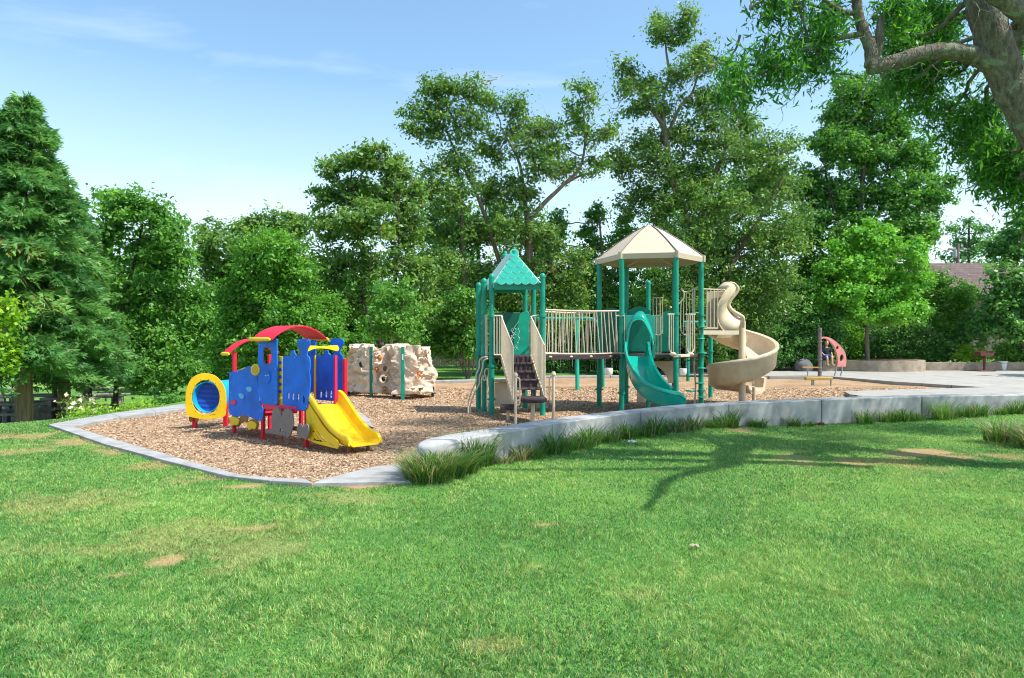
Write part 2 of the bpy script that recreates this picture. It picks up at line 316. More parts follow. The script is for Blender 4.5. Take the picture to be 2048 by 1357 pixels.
# blades of grass near the camera
def blades(n, y0, y1, dens_pow, hgt, wid, x_margin=2.4, seed=1):
    r = np.random.default_rng(seed); u = r.random(n)
    e = 2 - dens_pow; y = (y0 ** e + u * (y1 ** e - y0 ** e)) ** (1 / e); x = (r.random(n) * 2 - 1) * (y * .745 + x_margin)
    keep = ~inpoly(x, y, lawn_hole); dd = dryness(x, y); keep &= r.random(n) * .6 + .4 * vnoise(np.stack([x * 17, y * 17, 3 + 0 * x], -1)) > dd * .6 - .04
    x, y, dd = x[keep], y[keep], dd[keep]; n = len(x); z = height(x, y) - .008
    lo = fbm(np.stack([x * .55, y * .55, 0 * x], -1), 4); mi = fbm(np.stack([x * 3.1, y * 3.1, 5 + 0 * x], -1), 3); hi = vnoise(np.stack([x * 13, y * 13, 0 * x], -1))
    h = hgt * (.55 + .9 * r.random(n)) * (1 - .55 * np.clip(dd, 0, 1)) * (.55 + .9 * mi + .35 * (hi - .3)); w = wid * np.maximum(1, y / 5.5) ** .8 * (.7 + .6 * r.random(n))
    a = r.random(n) * 2 * np.pi; side = np.stack([np.cos(a), np.sin(a), 0 * a], -1); b2 = vnoise(np.stack([x * 9, y * 9, 7 + 0 * x], -1)) * 13 + r.normal(0, .8, n)
    la = .25 + r.random(n) * .85; lean = np.stack([np.cos(b2), np.sin(b2), 0 * a], -1) * (la * h)[:, None]
    base = np.stack([x, y, z], -1); up = np.array([0, 0, 1.])
    mid = base + lean * .35 + up * (h * .6)[:, None]; tip = base + lean + up * (h * (1 - .28 * la))[:, None]
    V = np.stack([base - side * (w / 2)[:, None], base + side * (w / 2)[:, None], mid + side * (w * .42)[:, None], mid - side * (w * .42)[:, None], tip], 1)
    fq = np.arange(n)[:, None] * 5
    tri = np.concatenate([fq + np.array([0, 1, 2]), fq + np.array([0, 2, 3]), fq + np.array([3, 2, 4])], 0)
    tint = np.clip(.52 + (lo - .5) * 1.1 + (mi - .5) * .9 + (hi - .5) * .45 + r.normal(0, .38, n), 0, 1)
    dr = np.clip(dd * 1.0 + (r.random(n) < .075) * .75 + r.normal(0, .1, n), 0, 1)
    return V.reshape(-1, 3), tri, np.repeat(tint, 5), np.repeat(dr, 5)
gm = bpy.data.materials.new("grass_blades"); gm.use_nodes = True; t = gm.node_tree; b = t.nodes['Principled BSDF']; out = t.nodes['Material Output']
a1 = t.nodes.new("ShaderNodeAttribute"); a1.attribute_name = "tint"; a2 = t.nodes.new("ShaderNodeAttribute"); a2.attribute_name = "dry"
r1 = t.nodes.new("ShaderNodeValToRGB"); r1.color_ramp.elements[0].color = (.04, .20, .055, 1); r1.color_ramp.elements[1].color = (.40, .56, .15, 1)
e = r1.color_ramp.elements.new(.5); e.color = (.115, .34, .07, 1)
t.links.new(a1.outputs['Fac'], r1.inputs[0]); m1 = t.nodes.new("ShaderNodeMixRGB"); m1.inputs[2].default_value = (.6, .42, .2, 1)
t.links.new(a2.outputs['Fac'], m1.inputs[0]); t.links.new(r1.outputs[0], m1.inputs[1]); t.links.new(m1.outputs[0], b.inputs['Base Color'])
b.inputs['Roughness'].default_value = .5; b.inputs['Specular IOR Level'].default_value = .3
tr = t.nodes.new("ShaderNodeBsdfTranslucent"); t.links.new(m1.outputs[0], tr.inputs[0]); ms = t.nodes.new("ShaderNodeMixShader"); ms.inputs[0].default_value = .35
t.links.new(b.outputs[0], ms.inputs[1]); t.links.new(tr.outputs[0], ms.inputs[2]); t.links.new(ms.outputs[0], out.inputs[0])
V1, T1, A1, D1 = blades(1150000, 3.0, 19, 1.8, .032, .0046)
gr = fast("grass", V1, 3, gm, attrs={"tint": A1, "dry": D1}, faces=T1)
tag(gr, "short green mown grass blades covering the sloping lawn", "grass", kind='stuff')

# ------------------------------------------------------------------ mulch bed
def poly_sheet(name, poly, z, m, kind='structure', thick=None):
    mb = MB(); mb.panel([(p[0], p[1], z) for p in poly], [], (0, 0, -(thick or .03))); o = mb.build(name, m, smooth=False); tag(o, kind=kind); return o
mm = bpy.data.materials.new("wood_chip_mulch"); mm.use_nodes = True; t = mm.node_tree; b = t.nodes['Principled BSDF']
g = t.nodes.new("ShaderNodeNewGeometry"); v = t.nodes.new("ShaderNodeTexVoronoi"); v.inputs['Scale'].default_value = 55
mp = t.nodes.new("ShaderNodeMapping"); mp.inputs['Scale'].default_value = (1, 1, 1); nn = t.nodes.new("ShaderNodeTexNoise"); nn.inputs['Scale'].default_value = 14; nn.inputs['Detail'].default_value = 3
t.links.new(g.outputs['Position'], nn.inputs['Vector']); ad = t.nodes.new("ShaderNodeMixRGB"); ad.blend_type = 'ADD'; ad.inputs[0].default_value = .12
t.links.new(g.outputs['Position'], ad.inputs[1]); t.links.new(nn.outputs['Color'], ad.inputs[2]); t.links.new(ad.outputs[0], v.inputs['Vector'])
r = t.nodes.new("ShaderNodeValToRGB"); r.color_ramp.elements[0].color = (.27, .17, .10, 1); r.color_ramp.elements[1].color = (.62, .44, .28, 1); e = r.color_ramp.elements.new(.5); e.color = (.46, .305, .185, 1)
sp = t.nodes.new("ShaderNodeSeparateColor"); t.links.new(v.outputs['Color'], sp.inputs[0]); t.links.new(sp.outputs[0], r.inputs[0])
n3 = t.nodes.new("ShaderNodeTexNoise"); n3.inputs['Scale'].default_value = .7; n3.inputs['Detail'].default_value = 4; t.links.new(g.outputs['Position'], n3.inputs['Vector'])
m3 = t.nodes.new("ShaderNodeMixRGB"); m3.blend_type = 'MULTIPLY'; r3 = t.nodes.new("ShaderNodeValToRGB"); r3.color_ramp.elements[0].color = (.78, .74, .72, 1); r3.color_ramp.elements[1].color = (1, 1, 1, 1); r3.color_ramp.elements[0].position = .35; r3.color_ramp.elements[1].position = .6
t.links.new(n3.outputs['Fac'], r3.inputs[0]); m3.inputs[0].default_value = 1; t.links.new(r.outputs[0], m3.inputs[1]); t.links.new(r3.outputs[0], m3.inputs[2]); t.links.new(m3.outputs[0], b.inputs['Base Color'])
b.inputs['Roughness'].default_value = .95; b.inputs['Specular IOR Level'].default_value = .1
bp = t.nodes.new("ShaderNodeBump"); bp.inputs['Strength'].default_value = .8; bp.inputs['Distance'].default_value = .02; t.links.new(v.outputs['Distance'], bp.inputs['Height']); t.links.new(bp.outputs[0], b.inputs['Normal'])
mxs = np.arange(-10, 20, .22); mys = np.arange(8, 36, .22); ax_, ay_ = np.meshgrid(mxs, mys)
mz = (fbm(np.stack([ax_ * .9, ay_ * .9, 0 * ax_], -1).reshape(-1, 3), 3).reshape(ax_.shape) - .5) * .09 - .02
n_ = len(mxs); i2 = (np.arange(len(mys) - 1)[:, None] * n_ + np.arange(n_ - 1)[None]).ravel(); q2 = np.stack([i2, i2 + 1, i2 + n_ + 1, i2 + n_], -1)
big = Vector(g2(600, 960)); ins = inpoly(ax_, ay_, offset(mulch_poly + mulch_poly[:1], -.16)[:-1]).ravel(); q2 = q2[ins[q2].any(1)]
mul = fast("mulch", np.stack([ax_, ay_, mz], -1).reshape(-1, 3), 4, mm, faces=q2, smooth=True); tag(mul, kind='structure')
def mulch_z(x, y): return (fbm(np.stack([x * .9, y * .9, 0 * x], -1), 3) - .5) * .09 - .02
nch = 230000; r_ = np.random.default_rng(3); u = r_.random(nch); yy = 8.4 * (26 / 8.4) ** u; xx = (r_.random(nch) * 2 - 1) * yy * .75
k = inpoly(xx, yy, mulch_poly); xx, yy = xx[k], yy[k]; nch = len(xx); zz = mulch_z(xx, yy) + .008
a = r_.random(nch) * 6.283; ln = (.008 + .02 * r_.random(nch)) * np.maximum(1, yy / 14); wd_ = (.004 + .006 * r_.random(nch)) * np.maximum(1, yy / 14)
dx = np.stack([np.cos(a), np.sin(a), r_.normal(0, .28, nch)], -1) * ln[:, None]; dy = np.stack([-np.sin(a), np.cos(a), r_.normal(0, .35, nch)], -1) * wd_[:, None]
c = np.stack([xx, yy, zz], -1); V = np.stack([c - dx - dy * .6, c + dx - dy, c + dx * .9 + dy, c - dx + dy * .8], 1).reshape(-1, 3)
chipm = leafmat("wood_chips", (.24, .15, .09), (.66, .47, .31), .0, .9)
ch = fast("wood_chips", V, 4, chipm, attrs={"tint": np.repeat(r_.random(nch), 4)}); tag(ch, "loose tan wood chips covering the play area", "wood chips", kind='stuff')
# kerbs and slabs
_pn = M['pave'].node_tree; _b = _pn.nodes['Principled BSDF']; _src = _b.inputs['Base Color'].links[0].from_socket
_g = _pn.nodes.new("ShaderNodeNewGeometry"); _m = _pn.nodes.new("ShaderNodeMapping"); _m.inputs['Rotation'].default_value = (0, 0, .12); _br = _pn.nodes.new("ShaderNodeTexBrick"); _br.offset = 0
_br.inputs['Scale'].default_value = 1; _br.inputs['Brick Width'].default_value = 2.6; _br.inputs['Row Height'].default_value = 2.6; _br.inputs['Mortar Size'].default_value = .012
_br.inputs['Color1'].default_value = (1, 1, 1, 1); _br.inputs['Color2'].default_value = (.92, .92, .92, 1); _br.inputs['Mortar'].default_value = (.35, .33, .3, 1)
_pn.links.new(_g.outputs['Position'], _m.inputs[0]); _pn.links.new(_m.outputs[0], _br.inputs['Vector']); _x = _pn.nodes.new("ShaderNodeMixRGB"); _x.blend_type = 'MULTIPLY'; _x.inputs[0].default_value = 1
_pn.links.new(_src, _x.inputs[1]); _pn.links.new(_br.outputs['Color'], _x.inputs[2]); _pn.links.new(_x.outputs[0], _b.inputs['Base Color'])
def strip(name, a, b, z, th, m):
    def res(pl, m_):
        d = [0.]
        for i in range(len(pl) - 1): d.append(d[-1] + 1)
        return [(float(np.interp(t, d, [p[0] for p in pl])), float(np.interp(t, d, [p[1] for p in pl]))) for t in np.linspace(0, d[-1], m_)]
    mb = MB(); cuts_ = []
    for i in range(len(a) - 1):
        k_ = max(1, round((Vector(a[i + 1]) - Vector(a[i])).length / 1.7))
        for j in range(k_): cuts_.append((i, j / k_, (j + 1) / k_))
    for i, t0, t1 in cuts_:
        g_ = .004 / max(.3, (Vector(a[i + 1]) - Vector(a[i])).length); A0, A1, B0, B1 = Vector(a[i]), Vector(a[i + 1]), Vector(b[i]), Vector(b[i + 1]); zz = z + random.uniform(-.003, .003)
        q = [A0.lerp(A1, t0 + g_), A0.lerp(A1, t1 - g_), B0.lerp(B1, t1 - g_), B0.lerp(B1, t0 + g_)]; mb.panel([(p.x, p.y, zz) for p in q], [], (0, 0, -th))
    o = mb.build(name, m, smooth=False, bevel=.01); tag(o, kind='structure'); return o
    v = [(p[0], p[1], z) for p in a] + [(p[0], p[1], z) for p in b] + [(p[0], p[1], z - th) for p in a] + [(p[0], p[1], z - th) for p in b]; f = []
    for i in range(n - 1):
        f += [(i, i + 1, n + i + 1, n + i), (2 * n + i, 3 * n + i, 3 * n + i + 1, 2 * n + i + 1), (i, 2 * n + i, 2 * n + i + 1, i + 1), (n + i, n + i + 1, 3 * n + i + 1, 3 * n + i)]
    f += [(0, n, 3 * n, 2 * n), (n - 1, 3 * n - 1, 4 * n - 1, 2 * n - 1)]
    mb.add(v, f); o = mb.build(name, m, smooth=False, bevel=.012); tag(o, kind='structure'); return o
strip("near_kerb", k_out, k_in, .045, .35, M['conc'])
strip("far_kerb", [f_out[0]] + f_out[1:], [f_in[0]] + f_in[1:], .05, .4, M['conc'])
strip("rear_kerb", [g2(1221, 753), (8.0, 34.1)], [g2(1221, 755), (8.0, 33.7)], .052, .3, M['conc'])
poly_sheet("corner_slab", [g2(626, 974), g2(640, 967), g2(700, 951), g2(752, 939), (-1.25, 10.0), (-.9, 9.6), (-1.02, 9.0), g2(822, 970)], .041, M['conc'], thick=.3)
poly_sheet("pavement", pave_front + [g2(1800, 779, .1), g2(1689, 783.3, .1), g2(1700, 789, .1), g2(1726, 793, .1), (10.7, 17.4), (12.7, 17.83), (16.5, 18.2), (60, 18.6), (60, 37.8), (8, 37.8)], .1, M['pave'], thick=.35)
poly_sheet("planting_bed", [(8, 37.8), (60, 37.8), (60, 60), (8, 60)], .12, M['soil'], thick=.3)
# ------------------------------------------------------------------ low curved concrete wall
sw = thing("concrete_wall", "low curved grey concrete seat wall with rounded nose running between lawn and wood chips", "wall", (3.8, 14.6, 0))
joints = [1105, 1280, 1457, 1643, 1840, 2060]
def dens(pl, n):
    P = [Vector((*p, 0)) for p in pl]; out = []
    for i in range(len(P) - 1):
        p0, p1, p2, p3 = P[max(i - 1, 0)], P[i], P[i + 1], P[min(i + 2, len(P) - 1)]
        for k in range(n):
            t = k / n; out.append(.5 * ((2 * p1) + (p2 - p0) * t + (2 * p0 - 5 * p1 + 4 * p2 - p3) * t * t + (3 * p1 - p0 - 3 * p2 + p3) * t ** 3))
    out.append(P[-1]); return out
wf = dens(wall_f, 8); wb = [Vector((*q, 0)) for q in offset([(p.x, p.y) for p in wf], .46)]
px_of = lambda p: CX + F * p.x / p.y
cuts = [0]; 
for j in joints: cuts.append(min(range(len(wf)), key=lambda i: abs(px_of(wf[i]) - j)))
cuts.append(len(wf) - 1)
for a, b_ in zip(cuts[:-1], cuts[1:]):
    if b_ <= a: continue
    A = wf[a:b_ + 1]; B = wb[a:b_ + 1]; A = list(A); B = list(B)
    if a: A[0] = A[0].lerp(A[1], .09); B[0] = B[0].lerp(B[1], .09)
    mb = MB(); n = len(A)
    v = [p + Vector((0, 0, .42)) for p in A] + [p + Vector((0, 0, .42)) for p in B] + [p + Vector((0, 0, -.5)) for p in A] + [p + Vector((0, 0, -.5)) for p in B]; f = []
    for i in range(n - 1): f += [(i, i + 1, n + i + 1, n + i), (2 * n + i, 3 * n + i, 3 * n + i + 1, 2 * n + i + 1), (i, 2 * n + i, 2 * n + i + 1, i + 1), (n + i, n + i + 1, 3 * n + i + 1, 3 * n + i)]
    f += [(0, n, 3 * n, 2 * n), (n - 1, 3 * n - 1, 4 * n - 1, 2 * n - 1)]
    mb.add(v, f).build("wall_segment", M['concw'], sw, bevel=.018)
# rounded nose, cantilevered over a small plinth
d0 = (wf[1] - wf[0]).normalized(); nrm = Vector((-d0.y, d0.x, 0)); c0 = (wf[0] + wb[0]) / 2; path = []; prof = []
for i in range(13):
    t = i / 12; s = -.62 * math.sin(t * math.pi / 2); w = .23 * max(.03, math.cos(t * math.pi / 2)) ** .75; zt = .42 - .10 * t ** 3; zb = .02 + .13 * t ** .5 if i < 2 else .13 + .06 * t ** 3
    path.append(c0 + d0 * s); rr = min(.06, w * .6)
    prof.append([(-w, zb + rr), (-w + rr, zb), (w - rr, zb), (w, zb + rr), (w, zt - rr), (w - rr * .3, zt - rr * .3), (w - rr, zt), (-w + rr, zt), (-w + rr * .3, zt - rr * .3), (-w, zt - rr)])
MB().sweep(path, prof, [nrm] * 13, [Vector((0, 0, 1))] * 13).build("wall_nose", M['concw'], sw, sharp=60)
MB().lathe([(.17, -.2), (.17, .18)], c0 - d0 * .28, 20).build("plinth", M['concw'], sw)

# ------------------------------------------------------------------ toy train climber
O = Vector((-3.46, 11.75, 0)); U = Vector((-.77, .638, 0)); V_ = Vector((.638, .77, 0)); Z = Vector((0, 0, 1))
def c1(x, y): return 340 + x / 3.571, 620 + y / 3.571
def onp(px, py, P0, d):
    k = (px - CX) / F; s = (k * P0.y - P0.x) / (d.x - k * d.y); p = P0 + d * s; p.z = EYE - (py - CY) / F * p.y; return p
tr_ = thing("toy_train", "blue red and yellow toy train climber with short yellow slide on the wood chips", "play train", O + U * 1.1)
def ell(cx, cy, rx, ry, n=20, sq=1): 
    r = []
    for k in range(n):
        c, s = math.cos(2 * math.pi * k / n), math.sin(2 * math.pi * k / n)
        r.append((cx + rx * math.copysign(abs(c) ** sq, c), cy + ry * math.copysign(abs(s) ** sq, s)))
    return r
def cpanel(name, pts, m, off=0, th=.022, holes=(), base=O, d=U, parent=None, bev=.004, conv=c1, nv=None):
    nv = nv or V_; P0 = base + nv * off; mb = MB()
    mb.panel([onp(*conv(*p), P0, d) for p in pts], [[onp(*conv(*p), P0, d) for p in h] for h in holes], nv * th)
    return mb.build(name, m, parent or tr_, bevel=bev, sharp=30)
def smoothpoly(pts, n=4):
    P = [Vector((*p, 0)) for p in pts]; out = []; m = len(P)
    for i in range(m):
        p0, p1, p2, p3 = P[i - 1], P[i], P[(i + 1) % m], P[(i + 2) % m]
        for k in range(n):
            t = k / n; q = .5 * ((2 * p1) + (p2 - p0) * t + (2 * p0 - 5 * p1 + 4 * p2 - p3) * t * t + (3 * p1 - p0 - 3 * p2 + p3) * t ** 3); out.append((q.x, q.y))
    return out
car = cpanel("car_panel", [(420, 452), (424, 445), (470, 438), (520, 424), (560, 403), (578, 402), (600, 430), (620, 470), (630, 560), (640, 655), (660, 700), (665, 730), (658, 790), (625, 795), (600, 783), (575, 765), (545, 775), (520, 755), (495, 762), (470, 770), (440, 752), (424, 748), (417, 700), (419, 600)], M['blue'], -.01)
cab = cpanel("cab_panel", [(628, 236), (634, 230), (755, 206), (762, 212), (766, 672), (758, 682), (700, 678), (662, 674), (645, 655), (634, 600), (628, 480)], M['blue'], -.055, holes=[ell(693, 328, 31, 64, 24, .7)])
cpanel("cab_window_trim", ell(693, 328, 36, 69, 24, .7), M['red'], -.025, .02, holes=[ell(694, 328, 29, 60, 24, .7)], parent=cab)
cpanel("face_plate", ell(694, 482, 22, 44, 24), M['blue'], -.067, .012, parent=cab)
for x_, y_ in ((683, 470), (700, 468)): cpanel("bolt", ell(x_, y_, 3, 4, 10), M['white'], -.070, .004, parent=cab, bev=0)
boil = cpanel("boiler_panel", [(802, 332), (840, 328), (860, 326), (862, 300), (872, 288), (886, 290), (890, 312), (900, 327), (920, 326), (926, 318), (924, 285), (910, 255), (908, 218), (920, 208), (984, 208), (997, 220), (996, 250), (978, 285), (977, 325), (994, 340), (1000, 390), (993, 440), (1001, 500), (997, 560), (988, 640), (982, 700), (960, 722), (900, 714), (850, 703), (802, 694)], M['blue'], -.01,
              holes=[ell(845, 612, 6, 26, 14, .6), ell(878, 618, 6, 27, 14, .6), ell(913, 625, 6, 27, 14, .6), ell(955, 640, 6, 28, 14, .6)])
BK = O + V_ * .8
cpanel("boiler_panel", [(1037, 326), (1095, 322), (1100, 298), (1112, 288), (1126, 292), (1132, 314), (1142, 323), (1162, 322), (1172, 300), (1158, 262), (1143, 240), (1146, 214), (1160, 206), (1226, 208), (1238, 222), (1234, 248), (1214, 276), (1212, 308), (1232, 328), (1241, 400), (1232, 450), (1243, 500), (1236, 560), (1222, 582), (1190, 600), (1165, 652), (1100, 648), (1038, 640)], M['blue'], 0, base=BK,
       holes=[ell(1078, 600, 7, 28, 14, .6), ell(1115, 600, 7, 27, 14, .6), ell(1150, 603, 7, 27, 14, .6)])
st = cpanel("ladder_strip", [(770, 330), (800, 333), (803, 699), (785, 700), (764, 688)], M['yellow2'], .01)
for y_ in (378, 428, 480, 532, 583): cpanel("bolt", ell(786, y_, 11, 12, 14), M['deepblue'], -.0, .012, parent=st, bev=0)
cpanel("bolt", ell(784, 634, 12, 12, 14), M['yellow2'], -.006, .02, parent=st, bev=0)
cpanel("edge_strip", [(1028, 330), (1037, 326), (1038, 640), (1026, 610)], M['yellow2'], -.02, base=BK)
cpanel("crossbar", smoothpoly([(990, 256), (1080, 262), (1190, 254), (1194, 296), (1130, 282), (1060, 276), (1010, 284), (974, 300)], 2), M['yellow2'], -.03, base=O - U * .03, d=V_, nv=-U, th=.03)
cpanel("button", ell(605, 428, 29, 41, 24), M['yellow2'], -.075, .05); cpanel("button_disc", ell(605, 430, 22, 33, 24), M['amber'], -.082, .01)
cpanel("spot", smoothpoly([(542, 560), (560, 548), (580, 560), (578, 582), (556, 584)]), M['lblue'], -.022, .012, parent=car, bev=0)
cpanel("spot", smoothpoly([(488, 604), (506, 596), (526, 612), (520, 634), (498, 632)]), M['lblue'], -.022, .012, parent=car, bev=0)
cpanel("spot", ell(451, 661, 18, 18, 18), M['pink'], -.03, .02, parent=car, bev=0)
cpanel("hump", smoothpoly([(470, 440), (500, 424), (528, 414), (540, 424), (520, 440)]), M['yellow2'], .05, .02)
for o_, pts, m in ((-.02, [(425, 770), (450, 764), (490, 775), (500, 800), (495, 830), (480, 838), (462, 826), (440, 822), (428, 800)], 'brown'), (-.045, [(424, 772), (448, 764), (484, 778), (490, 800), (480, 822), (462, 822), (446, 826), (430, 806)], 'yellow2'),
                   (-.02, [(500, 760), (530, 752), (552, 770), (550, 808), (530, 798), (512, 812), (498, 800)], 'brown'), (-.02, [(552, 800), (590, 780), (622, 790), (628, 830), (612, 866), (596, 858), (570, 862), (552, 838)], 'brown'),
                   (-.045, [(548, 806), (575, 796), (604, 806), (614, 830), (602, 854), (584, 848), (566, 860), (552, 836)], 'yellow2')):
    cpanel("wheel_plate", smoothpoly(pts, 3), M[m], o_, .02)
for par, off_, pts in ((car, -.016, [(432, 460), (432, 520), (432, 590), (432, 730), (648, 720), (640, 780), (560, 760), (480, 445)]), (cab, -.061, [(638, 250), (748, 222), (640, 420), (752, 420), (650, 640), (750, 660), (752, 560)]), (boil, -.016, [(812, 345), (812, 680), (980, 350), (975, 690), (900, 702), (925, 222), (980, 222), (890, 340)])):
    for q in pts: cpanel("bolt", ell(*q, 3.2, 3.6, 8), M['galv'], off_, .008, parent=par, bev=0)
# long pair of oval wheel panels and the small pair
cpanel("drive_wheel", smoothpoly([(722, 790), (735, 715), (760, 698), (782, 715), (795, 762), (808, 722), (835, 706), (866, 730), (876, 790), (868, 860), (846, 910), (825, 912), (803, 890), (790, 845), (775, 885), (752, 895), (730, 868)], 3), M['wheel'], -.12, .03)
cpanel("front_wheel", smoothpoly([(905, 850), (915, 818), (935, 815), (950, 838), (965, 816), (982, 822), (990, 860), (980, 915), (962, 930), (945, 905), (925, 925), (908, 895)], 3), M['wheel'], -.1, .03)
MB().obox(onp(*c1(760, 876), O - V_ * .1, U), U * .32, V_ * .03, Z * .035).build("side_step", M['wheel'], tr_, bevel=.01)
MB().obox(onp(*c1(905, 850), O + V_ * .02, U), U * .2, V_ * .03, Z * .035).build("side_step", M['wheel'], tr_, bevel=.01)
def tpos(s, w, z=0): return O + U * s + V_ * w + Z * z
for s, w, h in ((.07, .065, 1.45), (1.37, .03, .72), (2.44, .065, 1.55), (0, .80, 1.45), (1.34, .8, 1.6), (2.42, .8, 1.5)):
    p = tpos(s, w); MB().obox(p + Z * (h / 2 - .15), U * .031, V_ * .031, Z * (h / 2 + .15)).build("post", M['red'], tr_, bevel=.006)
MB().obox(tpos(.67, .4, .60), U * .7, V_ * .38, Z * .025).build("deck", M['pink'], tr_, bevel=.01)
MB().obox(tpos(1.95, .4, .42), U * .52, V_ * .38, Z * .025).build("deck", M['red'], tr_, bevel=.01)
MB().obox(tpos(.75, -.01, .6), U * .5, V_ * .02, Z * .05).build("deck_edge", M['pink'], tr_, bevel=.01)
MB().blob(tpos(.3, .3, .42), (.1, .1, .07)).build("tunnel_knob", M['pink'], tr_)
cp = MB(); cp.panel([tpos(a, .3, b) for a, b in ((1.24, .18), (1.24, .72), (.92, .72), (.92, .18))], [[tpos(1.08 + .05 * math.cos(q) * (1 + .3 * (k % 2)), .3, c + .05 * math.sin(q) * (1 + .3 * (k % 2))) for k, q in enumerate([i * math.pi / 5 for i in range(10)])] for c in (.6, .45, .3)], V_ * .02)
cp.build("play_panel", M['amber'], tr_)
# roofs: arched sheets running front to back
def vault(name, s0, s1, w0, w1, ze, zt, m, th=.035, n=18):
    path, prof = [], []
    for i in range(n + 1):
        t = i / n; w = w0 + (w1 - w0) * t; z = ze + (zt - ze) * math.sin(math.pi * t) ** .8 if 0 < t < 1 else ze; path.append(tpos(0, w, z))
    prof = [(s0, 0), (s1, 0), (s1, th), (s0, th)]
    return MB().sweep(path, prof, [U] * (n + 1), [Z] * (n + 1)).build(name, m, tr_, bevel=.006)
vault("roof", .80, 1.46, -.14, 1.0, 1.77, 2.01, M['red'])
vault("rear_roof", 2.32, 2.56, -.1, .95, 1.5, 1.77, M['red'])
for s0, s1, w, z in ((.84, 1.5, -.16, 1.775), (.78, 1.5, 1.01, 1.775), (2.3, 2.58, -.12, 1.50)):
    MB().tube([tpos(s0, w, z + .02), tpos(s0 + .05, w, z + .02), tpos(s1 - .05, w, z + .02), tpos(s1, w, z + .02)], [.02, .036, .036, .02], 10).build("roof_trim", M['yellow2'], tr_)
MB().obox(tpos(1.1, .82, 1.3), U * .2, V_ * .012, Z * .48).build("cab_panel", M['blue'], tr_, bevel=.005)
# slide
def sect(w, h, th=.02, lip=.03):
    return [(-w - lip, h), (-w - lip, h - .05), (-w - th * .2, h - .06), (-w + .0, .03), (-w + .05, -th), (w - .05, -th), (w, .03), (w + th * .2, h - .06), (w + lip, h - .05), (w + lip, h), (w + lip * .3, h + .03), (w - .035, h + .015), (w - .045, h - .05), (w - .055, .06), (w - .10, 0), (-w + .10, 0), (-w + .055, .06), (-w + .045, h - .05), (-w + .035, h + .015), (-w - lip * .3, h + .03)]
def splin(xs_, ys_, t): 
    return float(np.interp(t, xs_, ys_))
def cr(pts, n):
    P = [Vector(p) for p in pts]; out = []
    for i in range(len(P) - 1):
        p0, p1, p2, p3 = P[max(i - 1, 0)], P[i], P[i + 1], P[min(i + 2, len(P) - 1)]
        for k in range(n):
            t = k / n; out.append(.5 * ((2 * p1) + (p2 - p0) * t + (2 * p0 - 5 * p1 + 4 * p2 - p3) * t * t + (3 * p1 - p0 - 3 * p2 + p3) * t ** 3))
    out.append(P[-1]); return out
D_ = Vector((.695, -.719, 0)); VS = Vector((.719, .695, 0)); SB = O + V_ * .37 + U * .1
def spos(a, w, z=0): return SB + D_ * a + VS * w + Z * z
MB().obox(tpos(0, .6, 1.05), U * .022, V_ * .022, Z * .46).build('grip_post', M['pink'], tr_, bevel=.005)
sp_ = cr([spos(-.02, 0, .67), spos(.14, 0, .65), spos(.42, 0, .48), spos(.74, 0, .29), spos(.98, 0, .18), spos(1.18, 0, .13), spos(1.42, 0, .13)], 6); n = len(sp_)
ups = []; prf = []
for i in range(n):
    t = (sp_[min(i + 1, n - 1)] - sp_[max(i - 1, 0)]).normalized(); ups.append(VS.cross(t).normalized() if VS.cross(t).z > 0 else t.cross(VS).normalized())
    q = i / (n - 1); h = float(np.interp(q, [0, .08, .2, .5, .8, .94, 1], [.17, .21, .19, .15, .15, .13, .06])); prf.append(sect(.33 - .05 * q, h))
MB().sweep(sp_, prf, [VS] * n, ups).build("slide", M['yellow'], tr_, sharp=50)
sc6 = lambda x, y: (500 + x / 4.846, 640 + y / 4.846)
slits = [[(575, 900), (600, 1000), (632, 1040), (636, 1046), (605, 1012), (590, 985)], [(640, 1075), (700, 1130), (738, 1188), (728, 1186), (690, 1146)], [(575, 990), (600, 1070), (610, 1080), (590, 1050)], [(570, 1090), (600, 1120), (604, 1132), (575, 1105)], [(632, 1100), (660, 1140), (676, 1172), (655, 1150)], [(612, 1130), (622, 1160), (616, 1150)], [(765, 1192), (815, 1212), (812, 1222), (770, 1206)], [(568, 1120), (590, 1150), (586, 1156)]]
cpanel("slide_side_panel", [(540, 860), (550, 790), (560, 800), (590, 850), (640, 925), (690, 1010), (745, 1080), (800, 1130), (848, 1172), (856, 1190), (854, 1238), (845, 1252), (760, 1232), (640, 1200), (556, 1165), (545, 1000)], M['yellow2'], 0, .02, holes=slits, conv=sc6, base=SB - VS * .345, d=D_, nv=VS)
MB().tube([spos(1.2, -.18, -.1), spos(1.2, -.18, .12)], .03, 8).build("slide_leg", M['brown'], tr_)
MB().tube([spos(1.2, .18, -.1), spos(1.2, .18, .12)], .03, 8).build("slide_leg", M['brown'], tr_)
# crawl tunnel with yellow arch panel
sc5 = lambda x, y: (360 + x / 5.655, 640 + y / 5.655)
TB = Vector((-6.2, 14.25, 0)); TD = Vector((.985, .17, 0)).normalized(); TN = Vector((-TD.y, TD.x, 0)); TA = Vector((.22, .975, 0)).normalized()
ap = cpanel("tunnel_panel", smoothpoly([(65, 1000), (62, 870), (80, 760), (125, 670), (200, 618), (290, 606), (390, 630), (465, 700), (510, 790), (522, 900), (518, 1040), (505, 1090), (430, 1112), (300, 1124), (170, 1112), (80, 1078)], 3), M['yellow'], 0, .03, holes=[ell(290, 878, 158, 198, 32)], base=TB, d=TD, conv=sc5, nv=TN)
for k in range(12):
    q = 2 * math.pi * k / 12 + .2; cpanel("bolt", ell(290 + 172 * math.cos(q), 878 + 212 * math.sin(q), 4, 4, 8), M['brown'], -.004, .006, base=TB, d=TD, conv=sc5, nv=TN, parent=ap, bev=0)
